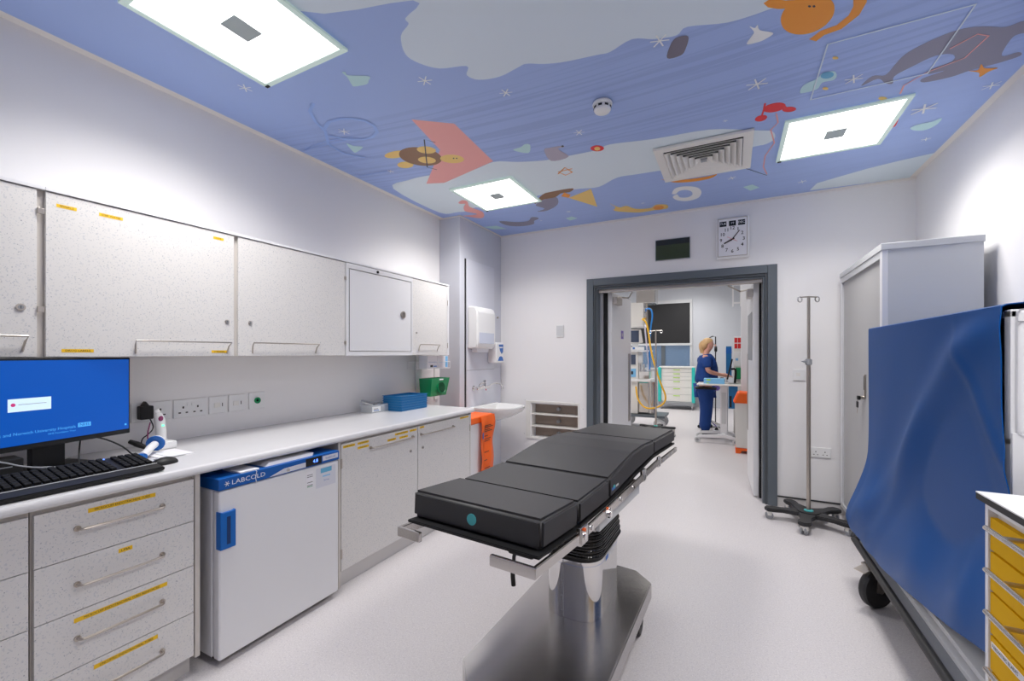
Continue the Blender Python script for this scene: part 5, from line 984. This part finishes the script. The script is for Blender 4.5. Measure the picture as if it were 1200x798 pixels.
# blue cover: side sheet draped over the top edge
def smooth(a,b,x): q=max(0,min(1,(x-a)/(b-a)));return q*q*(3-2*q)
def covfn(u,v):
    # u 0 far .. 1 near ; v 0 top .. 1 hem
    yt=3.30+(1.862-3.30)*u
    hem=[(0,.385),(.06,.335),(.2,.318),(.35,.325),(.55,.372),(.75,.43),(1,.52)]
    for i in range(len(hem)-1):
        if hem[i][0]<=u<=hem[i+1][0]: k=(u-hem[i][0])/(hem[i+1][0]-hem[i][0]);zh=hem[i][1]+(hem[i+1][1]-hem[i][1])*k
    z=1.568+(zh-1.568)*v
    flare=smooth(.62,1,v)
    x=.742-.058*flare
    y=yt+.10*flare*(1-u)**2-.10*smooth(.25,1,v)*u**3
    # folds
    d=(u-.93)+( v*.95-.02)     # diagonal ridge from the near top corner to the far hem
    x-=.026*math.exp(-(d/.10)**2)*smooth(0,.12,v)
    d2=(u-.72)+(v*.55-.05);x-=.012*math.exp(-(d2/.05)**2)*smooth(.2,.5,v)
    x+=.034*math.exp(-((u-.75)/.16)**2-((v-.62)/.26)**2)
    x-=.020*math.exp(-((u-.60)/.10)**2-((v-.90)/.14)**2)
    x-=.022*math.exp(-((u-.12)/.14)**2-((v-.80)/.18)**2)
    x-=.010*math.exp(-((u-.86)/.05)**2-((v-.86)/.16)**2)
    x-=.006*math.exp(-(((u-.97)+(.42-v)*.5)/.02)**2)*smooth(.75,.9,u)
    x+=.005*math.sin(u*17+v*4)*v
    return Vector((min(x,.748),y,z))
mb=MB();mb.grid(covfn,90,60,'cover',th=.003)
cv=mb
def covtop(u,v):
    y=3.30+(1.862-3.30)*u
    a=[(.742,1.568),(.752,1.574),(.80,1.577),(1.31,1.577),(1.325,1.57),(1.328,.9)]
    k=v*5;i=min(4,int(k));f=k-i
    return Vector((a[i][0]+(a[i+1][0]-a[i][0])*f,y,a[i][1]+(a[i+1][1]-a[i][1])*f+.004*math.sin(u*9)*(1 if 1<k<4 else 0)))
mb.grid(covtop,30,5,'cover',th=.003)
def covend(u,v):
    x=.742+(1.328-.742)*u;k=smooth(.55,1,v)
    return Vector((x-.05*k*(1-u)**2,3.300+.10*k,1.572-1.2*v))
mb.grid(covend,16,20,'cover',th=.003)
tag(mb.build('trolley_cover',origin=(1.0,2.5,1.5),ang=60),'draped royal blue wipe-clean cover hanging over the tall trolley','cover')
# ============================================================ YELLOW DRAWER CABINET
t=thing('drawer_trolley','white drawer trolley with bright yellow drawers and long steel bar handles','drawer trolley',(.87,1.35,0))
yx0,yx1,yy0,yy1=.632,1.15,.85,1.672
mb=MB();mb.box((yx0+.02,yy0,.06),(yx1,yy1,1.0),'whitem',.003)
mb.box((yx0,yy0,.06),(yx0+.02,yy0+.02,1.0),'whitem',.001);mb.box((yx0,yy1-.016,.06),(yx0+.02,yy1,1.0),'whitem',.001);mb.box((yx0,yy0+.02,.990),(yx0+.02,yy1-.016,1.0),'whitem');mb.build('carcass',t)
mb=MB();mb.box((yx0-.015,yy0-.01,1.026),(yx1+.01,yy1+.012,1.030),'white',.0005);mb.box((yx0-.0145,yy0-.0095,1.009),(yx1+.0095,yy1+.0115,1.026),'rubber');mb.build('worktop',t)
mb=MB();mb.box((.65,yy1,.925),(.68,yy1+.012,.965),'white',.004);mb.build('side_bracket',t)
for x,y in ((.69,.9),(1.09,.9),(.69,1.61),(1.09,1.61)): mb=MB();mb.cyl((x-.015,y,.03),(x+.015,y,.03),.03,'rubber',seg=18);mb.box((x-.02,y-.02,.03),(x+.02,y+.02,.062),'grey',.003);mb.build('castor',t)
zs=[0.972, 0.877, 0.766, 0.647, 0.547, 0.435, 0.324, 0.2]
hz=[0.963, 0.853, 0.743, 0.593, 0.524, 0.412, 0.324]
for k in range(7):
    mb=MB();mb.box((yx0+.003,yy0+.022,zs[k+1]+.003),(yx0+.019,yy1-.018,zs[k]-.003),'yellow',.002);d=mb.build('drawer',t)
    z=hz[k];mb=MB();mb.cyl((.593,yy0+.10,z),(.593,yy1-.105,z),.0068,'steel',seg=14,bev=.002)
    for y in (yy0+.14,yy1-.18): mb.cyl((.593,y,z),(yx0+.003,y,z+.0),.006,'nickel',seg=10)
    mb.build('handle',d)
    if k in (2,3,4):
        tx={2:('AIRWAYS',1.49,.035,.751),3:('PAEDIATRIC BLADES',1.645,.22,.621),4:('MASKS',1.645,.12,.53)}[k]
        a,y,L,z=tx;mb=MB();mb.box((yx0+.0015,y-max(L,.12),z-.009),(yx0+.003,y,z+.009),'paper');mb.text(a,.013,'ink',FNX(yx0+.001,y-.006,z));mb.build('drawer_label',d,smooth=False)
# ============================================================ FAR ROOM
for x,y in ((-3.0,6.6),(-.9,6.6),(-3.0,9.0),(-.9,9.2),(-1.0,11.2),(-3.2,11.2)):  # added panels, hidden above the door head, to light the far room
    t=thing('far_room_added_light','square lit light panel in the ceiling of the far theatre','ceiling light',(x,y,ZF-.02),0,'light panels of the far theatre');mb=MB();mb.box((x-.45,y-.45,ZF-.02),(x+.45,y+.45,ZF-.004),'white');mb.build('frame',t)
    mb=MB();mb.box((x-.42,y-.42,ZF-.026),(x+.42,y+.42,ZF-.0205),'lamp');mb.build('diffuser',t);area('lamp_source',t,x,y,ZF-.03,.84,.84,11,150)
# --- person
def skin(name,verts,edges,radii,m,parent,sub=2,root=0):
    me=bpy.data.meshes.new(name);me.from_pydata([Vector(v) for v in verts],edges,[])
    o=bpy.data.objects.new(name,me);COL.objects.link(o);me.materials.append(M[m])
    md=o.modifiers.new('s','SKIN')
    if not me.skin_vertices: 
        me.skin_vertices  # created with the modifier
    if len(me.skin_vertices)==0:
        bm=bmesh.new();bm.from_mesh(me);bm.verts.layers.skin.verify();bm.to_mesh(me);bm.free()
    for i,r in enumerate(radii):
        if name in('scrub_top','scrub_trousers'): r=(r[0]*1.26,r[1]*1.1) if isinstance(r,tuple) else r*1.16
        sv=me.skin_vertices[0].data[i];sv.radius=r if isinstance(r,tuple) else (r,r);sv.use_root=(i==root)
    md.use_smooth_shade=True
    sb=o.modifiers.new('u','SUBSURF');sb.levels=sub;sb.render_levels=sub
    o.parent=parent
    return o
PX,PY=-.41,8.12
pt=thing('person','person in navy scrubs with tied-back blonde hair, typing at the wheeled workstation','person',(PX,PY,0),R(8))
# body skeleton, local: +x is forward, z up
V=[];E=[];Rd=[]
def v(p,r,frm=None):
    V.append(p);Rd.append(r)
    if frm is not None:E.append((frm,len(V)-1))
    return len(V)-1
pel=v((0,0,.90),(.12,.15))
b1=v((.02,0,1.02),(.13,.14),pel);b2=v((.035,0,1.17),(.125,.14),b1);b3=v((.02,0,1.31),(.11,.15),b2);b4=v((0,0,1.39),(.06,.07),b3);nk=v((.02,0,1.45),.048,b4);hd0=v((.05,0,1.50),.055,nk)
hd1=v((.075,0,1.555),(.082,.072),hd0);hd2=v((.065,0,1.62),(.085,.075),hd1);hd3=v((.055,0,1.655),(.05,.05),hd2)
for s in (-1,1):
    sh=v((0,s*.155,1.355),.06,b3);el=v((.03,s*.215,1.12),.044,sh);wr=v((.25,s*.13,1.055),.028,el);hn=v((.30,s*.115,1.055),(.020,.034),wr);h2=v((.345,s*.105,1.045),(.014,.036),hn)
    for k in range(4):
        f0=v((.375,s*.105+(k-1.5)*.019,1.042),.0085,h2);f1=v((.405-abs(k-1.4)*.006,s*.105+(k-1.5)*.021,1.034),.008,f0);v((.42-abs(k-1.4)*.008,s*.105+(k-1.5)*.021,1.02),.007,f1)
    t0=v((.33,s*.070,1.038),.010,hn);v((.36,s*.052,1.030),.009,t0)
    hp=v((0,s*.085,.84),.095,pel);kn=v((.02,s*.10,.48),.062,hp);an=v((-.02,s*.10,.10),.042,kn);v((.05,s*.105,.05),(.035,.04),an)
    ft=len(V)-1;v((.14,s*.115,.035),(.022,.038),ft)
body=skin('body',V,E,Rd,'skin',pt)
# face : nose, ears, eyes, mouth
mb=MB(WM[pt.name]);mb.ball((.160,0,1.563),.014,'skin',10,(1.2,.8,1.2));
for s in (-1,1): mb.ball((.055,s*.078,1.572),.020,'skin',10,(.8,.35,1.3));mb.ball((.142,s*.030,1.585),.008,'ink',8,(.6,1.2,.7))
mb.ball((.150,0,1.528),.014,'maroon',10,(.5,1.4,.4));mb.build('face_features',pt)
mb=MB(WM[pt.name])
def hairf(u,v_):
    a=u*2*PI;back=.5-.5*math.cos(a)
    ph=v_*PI*(.34+.34*back);r=.098
    return Vector((.040+r*1.02*math.sin(ph)*math.cos(a),r*.90*math.sin(ph)*math.sin(a),1.600+r*.98*math.cos(ph)))
mb.grid(hairf,32,16,'hair',th=.012);mb.ball((-.005,0,1.575),.075,'hair',16,(.9,1,1.1));mb.tube([(-.03,0,1.62),(-.062,0,1.58),(-.062,0,1.53),(-.045,.01,1.47),(-.035,.01,1.43)],[.04,.048,.046,.034],'hair',12,1);mb.build('hair',pt)
mb=MB(WM[pt.name]);mb.tube([(.14,.045,1.592),(.10,.078,1.594),(.05,.085,1.588)],.0035,'ink',6);mb.build('glasses',pt)
# scrub top and trousers follow the body
V=[];E=[];Rd=[]
a=v((.0,0,.86),(.155,.19));b_=v((.02,0,1.0),(.155,.18),a);c_=v((.04,0,1.17),(.150,.175),b_);d_=v((.025,0,1.30),(.130,.18),c_);e_=v((.0,0,1.385),(.075,.10),d_)
for s in (-1,1):
    q=v((0,s*.165,1.345),.078,d_);v((.025,s*.212,1.17),.072,q);
top_=skin('scrub_top',V,E,Rd,'scrubs',pt)
V=[];E=[];Rd=[]
a=v((0,0,.92),(.14,.17))
for s in (-1,1):
    q=v((.0,s*.09,.80),(.115,.10),a);q=v((.02,s*.10,.50),.088,q);q=v((.0,s*.10,.22),.078,q);v((-.015,s*.10,.075),.075,q)
skin('scrub_trousers',V,E,Rd,'scrubs',pt)
for s in (-1,1):
    mb=MB(WM[pt.name]);mb.box((-.075,s*.11-.045,.001),(.19,s*.11+.045,.075),'black',.03,seg=3);mb.build('shoe',pt)
# --- wheeled workstation
t=thing('computer_workstation','white wheeled computer workstation the person is typing at','workstation',(-.12,7.65,0))
mb=MB();mb.box((-.50,7.42,.915),(.13,7.95,.94),'cream',.008);mb.build('desk_top',t)
mb=MB();mb.box((-.165,7.60,.13),(-.06,7.70,.915),'whitem',.008);mb.build('column',t)
mb=MB();mb.box((-.145,7.597,.30),(-.08,7.6,.80),'lgrey');mb.build('column_cover',t)
for y in (7.47,7.87):
    mb=MB();mb.prism([(-.50,.075),(-.48,.115),(-.12,.155),(.05,.115),(.07,.075),(-.12,.10)],y-.03,y+.03,'whitem','XZ',.006);mb.build('foot_bar',t)
    for x in (-.49,.05):
        mb=MB();mb.cyl((x,y-.03,.045),(x,y+.03,.045),.045,'lgrey',seg=20,bev=.006);mb.cyl((x,y-.032,.045),(x,y+.032,.045),.022,'grey',seg=14);mb.build('castor',t)
mb=MB();mb.box((-.14,7.5,.12),(-.09,7.84,.15),'whitem',.006);mb.build('cross_bar',t)
mb=MB();mb.box((-.52,7.50,.845),(-.22,7.85,.862),'black',.004);mb.box((-.54,7.5,.86),(-.40,7.85,.875),'black',.004);mb.build('keyboard_tray',t)
mb=MB();mb.box((-.045,7.58,.55),(.085,7.72,.905),'trayb',.005);mb.box((-.03,7.578,.57),(.0,7.581,.75),'black');mb.build('battery_box',t)
t=thing('monitor','thin black monitor on an arm above the wheeled workstation, facing the person','monitor',(-.02,7.7,.94))
mb=MB(Matrix.Translation((-.03,7.75,1.16))@Matrix.Rotation(R(12),4,'Y'));mb.box((-.012,-.24,-.15),(.012,.24,.18),'black',.005);mb.build('casing',t)
mb=MB();mb.tube([(-.01,7.70,1.17),(.05,7.70,1.18),(.06,7.70,1.12),(.045,7.70,.95)],.018,'black',10,1);mb.build('arm',t)
mb=MB();mb.box((-.40,7.50,.9405),(-.10,7.72,1.02),'sky',.004);mb.box((-.36,7.4985,.99),(-.30,7.4999,1.015),'lime');mb.box((-.36,7.4985,.945),(-.32,7.4999,.958),'lime');tag(mb.build('glove_box',origin=(-.25,7.6,.94)),'light blue carton with green labels lying on the wheeled workstation','carton')
mb=MB();mb.lathe([(.03,.9405),(.042,.96),(.042,1.01),(.02,1.03),(0,1.03)],(-.14,7.78,0),'black',20);tag(mb.build('webcam',origin=(-.14,7.78,.94)),'small round black device on the workstation beside the blue carton','device')
# stool
t=thing('stool','wheeled stool with a purple cushion behind the workstation','stool',(-.36,8.80,0))
mb=MB();mb.cyl((-.36,8.80,.74),(-.36,8.80,.83),.17,'purple',seg=28,bev=.02);mb.build('seat',t)
mb=MB();mb.cyl((-.36,8.80,.15),(-.36,8.80,.74),.022,'chrome');mb.build('column',t)
for k in range(5):
    a=2*PI*k/5+.3;mb=MB();mb.tube([(-.36,8.80,.17),(-.36+.2*math.cos(a),8.80+.2*math.sin(a),.08)],.016,'chrome',8);mb.build('leg',t)
    mb=MB();mb.ball((-.36+.2*math.cos(a),8.80+.2*math.sin(a),.035),.034,'black',12);mb.build('castor',t)
# bin
t=thing('clinical_bin','white bin with an orange lid and orange foot beside the right door leaf','waste bin',(.17,7.02,0))
mb=MB();mb.prism([(.05,.07),(.30,.07),(.31,.74),(.04,.74)],6.88,7.16,'cream','XZ',.012);mb.build('bin_body',t)
mb=MB();mb.prism([(.015,.715),(.325,.715),(.315,.80),(.30,.86),(.08,.875),(.05,.80)],6.85,7.19,'orange','XZ',.015,seg=3);mb.build('lid',t)
mb=MB();mb.prism([(.05,.0),(.11,.0),(.13,.04),(.22,.04),(.24,.0),(.305,.0),(.31,.075),(.045,.075)],6.87,7.17,'orange','XZ',.004);mb.build('foot',t)
# equipment rack and posters behind the partition
t=thing('storage_rack','white storage unit with red notices beyond the partition, behind the workstation','storage unit',(.2,8.5,0))
mb=MB();mb.box((.03,8.4,0),(.60,8.8,1.72),'cream',.005);mb.build('unit_body',t)
mb=MB();mb.box((.035,8.394,1.50),(.145,8.3995,1.715),'paper');
for x in (.042,.095):
    for z in (1.51,1.61): mb.box((x,8.390,z),(x+.045,8.3938,z+.085),'red')
mb.build('notice',t)
mb=MB();mb.box((.035,8.39,1.20),(.145,8.3995,1.45),'white',.003);mb.box((.06,8.387,1.30),(.10,8.39,1.34),'sky');mb.build('paper_dispenser',t)
mb=MB();mb.box((.06,8.34,.98),(.20,8.3995,1.18),'green',.008);mb.build('glove_holder',t)
mb=MB();mb.box((-.09,8.42,1.02),(.0,8.60,1.55),'trayb',.006);mb.box((-.091,8.415,1.42),(.001,8.42,1.52),'blue');mb.box((-.09,8.42,0.0),(-.06,8.60,1.02),'lgrey');mb.build('blue_side_box',t)
t=thing('wall_ladder_rail','white ladder-like rail high on the partition beyond the door','rail',(.07,8.5,2.2))
mb=MB()
for x in (.02,.14): mb.box((x-.012,8.48,2.25),(x+.012,8.51,3.0),'white',.004)
for z in (2.30,2.62,2.72): mb.box((.02,8.485,z),(.14,8.505,z+.03),'white',.003)
mb.build('rail_frame',t)
t=thing('examination_lamp','slim black floor lamp with a small round head behind the person','lamp',(-.28,9.2,0))
mb=MB();mb.lathe([(.17,0),(.17,.03),(.03,.05),(0,.05)],(-.28,9.2,0),'grey',28);mb.build('base',t)
mb=MB();mb.tube([(-.28,9.2,.05),(-.28,9.2,1.75),(-.33,9.2,1.76),(-.39,9.2,1.73)],.010,'black',8);mb.build('pole',t)
mb=MB();mb.cyl((-.30,9.2,1.51),(-.25,9.2,1.51),.055,'black',seg=20,bev=.008);mb.build('lamp_head',t)
# --- anaesthetic machine
t=thing('anaesthetic_machine','cream anaesthetic machine with screens and yellow hose beside the left door leaf','medical machine',(-1.6,8.6,0))
mb=MB();mb.box((-1.86,8.36,.27),(-1.60,8.85,.90),'cream',.01);mb.box((-1.86,8.40,.90),(-1.60,8.85,1.46),'cream',.01);mb.build('body',t)
mb=MB();mb.box((-1.60,8.42,.28),(-1.40,8.85,.88),'steel',.02);mb.cyl((-1.36,8.5,.28),(-1.36,8.5,.88),.09,'steel');mb.box((-1.58,8.412,.86),(-1.42,8.42,.88),'teal');mb.build('gas_panel',t)
mb=MB();mb.box((-1.88,8.30,.885),(-1.36,8.85,.93),'white',.01);mb.build('work_surface',t)
mb=MB();mb.box((-1.88,8.34,1.455),(-1.40,8.85,1.485),'white',.006);mb.build('monitor_shelf',t)
mb=MB();mb.box((-1.80,8.392,1.19),(-1.63,8.40,1.42),'lgrey',.003);mb.box((-1.785,8.388,1.21),(-1.645,8.392,1.40),'monitorscr');mb.build('control_screen',t)
mb=MB();mb.box((-1.79,8.388,.97),(-1.64,8.40,1.13),'sky',.003);mb.box((-1.74,8.384,1.02),(-1.69,8.388,1.08),'flask');mb.build('vaporiser_panel',t)
mb=MB();mb.box((-1.60,8.45,.93),(-1.40,8.8,1.08),'chrome',.01)
for x in (-1.57,-1.50,-1.43): mb.cyl((x,8.44,1.08),(x,8.44,1.22),.02,'clear' if x>-1.5 else 'chrome')
mb.box((-1.60,8.42,1.24),(-1.52,8.5,1.44),'lgrey',.004);mb.build('flow_block',t)
mb=MB();mb.box((-1.88,8.28,.22),(-1.10,8.88,.265),'dgrey',.008);mb.build('base_deck',t)
for x,y in ((-1.82,8.33),(-1.18,8.33),(-1.82,8.82),(-1.18,8.82)):
    mb=MB();mb.cyl((x-.02,y-.028,.105),(x-.02,y+.028,.105),.105,'lgrey',seg=24,bev=.012);mb.cyl((x-.02,y-.03,.105),(x-.02,y+.03,.105),.05,'white',seg=16);mb.build('castor',t)
mb=MB(Matrix.Translation((-1.68,8.5,1.75))@Matrix.Rotation(R(18),4,'Z'));mb.prism([(-.16,-.13),(.08,-.13),(.15,-.12),(.11,.14),(-.16,.14)],-.05,.07,'cream','XZ',.008);mb.box((-.15,-.054,-.11),(.07,-.05,.12),'monitorscr');mb.build('patient_monitor',t)
mb=MB();mb.box((-1.72,8.47,1.485),(-1.62,8.55,1.63),'lgrey',.004);mb.box((-1.75,8.40,1.49),(-1.50,8.5,1.55),'white',.006);mb.box((-1.70,8.396,1.505),(-1.66,8.40,1.54),'blue');mb.build('monitor_mount',t)
t=thing('ceiling_pendant','steel ceiling pendant with a cream gas outlet box above the anaesthetic machine','ceiling pendant',(-1.5,8.6,1.9))
mb=MB();mb.box((-1.64,8.4,2.38),(-1.29,8.8,2.78),'steel',.02);mb.cyl((-1.47,8.6,2.78),(-1.47,8.6,ZF-.001),.09,'steel');mb.build('arm_housing',t)
mb=MB();mb.box((-1.80,8.4,1.93),(-1.50,8.75,2.40),'cream',.008);mb.build('outlet_box',t)
for z in (2.02,2.12,2.22,2.32): mb=MB();mb.cyl((-1.50,8.5,z),(-1.46,8.5,z),.02,'lgrey',seg=12);mb.build('gas_outlet',t)
mb=MB();mb.cyl((-1.44,8.42,2.38),(-1.44,8.42,1.95),.022,'nickel');mb.build('hanging_pole',t)
HY=[(-1.49,8.12,2.06),(-1.40,8.12,2.02),(-1.353,8.12,1.79),(-1.32,8.12,1.48),(-1.24,8.12,1.17),(-1.145,8.12,.87),(-1.05,8.12,.65),(-1.085,8.12,.51),(-1.245,8.12,.42),(-1.43,8.12,.41),(-1.56,8.12,.57),(-1.60,8.2,.80)]
def hose(pts,r,m,lab):
    mb=MB();mb.tube(pts,r,m,8,2);tag(mb.build('gas_hose',origin=pts[0]),lab,'hose')
hose([(-1.46,8.5,2.10)]+HY,.016,'hoseY','long yellow hose looping from the pendant to the anaesthetic machine')
hose([(-1.46,8.5,2.22),(-1.43,8.2,2.26),(-1.32,8.2,2.25),(-1.30,8.2,2.10),(-1.34,8.2,1.88),(-1.36,8.25,1.40),(-1.39,8.44,1.12)],.014,'hoseB','blue hose hanging from the pendant beside the yellow hose')
hose([(-1.46,8.5,2.02),(-1.44,8.2,1.92),(-1.42,8.2,1.72),(-1.39,8.2,1.42),(-1.40,8.44,1.15)],.014,'hoseW','pale lilac hose hanging from the pendant to the flow block')
drip_stand(-1.16,7.65,R(10),1.82,'drip stand with a grey base in front of the anaesthetic machine',collar=False,hub='teal',m='rubber',zb=.16) 
# --- drawer cart by the window
t=thing('supply_cart','grey drawer cart with turquoise corner posts under the far window','drawer cart',(-1.25,11.8,0))
mb=MB();mb.box((-1.63,11.62,.14),(-.88,12.1,1.05),'lgrey',.008);mb.build('carcass',t)
mb=MB();mb.box((-1.68,11.58,1.05),(-.83,12.12,1.09),'cream',.008);mb.build('top',t)
for x in (-1.70,-.89):
    mb=MB();mb.box((x,11.56,.18),(x+.075,11.66,1.07),'teal',.012);mb.build('corner_post',t)
zz=[1.04,.94,.84,.74,.56,.38,.20]
for k in range(6):
    mb=MB();mb.box((-1.615,11.605,zz[k+1]+.004),(-.895,11.62,zz[k]-.004),'cream',.004);d=mb.build('drawer',t)
    mb=MB();mb.box((-1.33,11.595,zz[k]-.045),(-1.17,11.605,zz[k]-.025),'lime',.003);mb.build('label_strip',d)
mb=MB();mb.box((-1.68,11.57,.10),(-.83,12.1,.18),'grey',.01);mb.build('bumper',t)
for x in (-1.62,-.88): mb=MB();mb.cyl((x-.02,11.62,.06),(x+.02,11.62,.06),.06,'grey',seg=18,bev=.006);mb.cyl((x-.022,11.62,.06),(x+.022,11.62,.06),.02,'red' if x<-1 else 'red',seg=10);mb.build('castor',t)
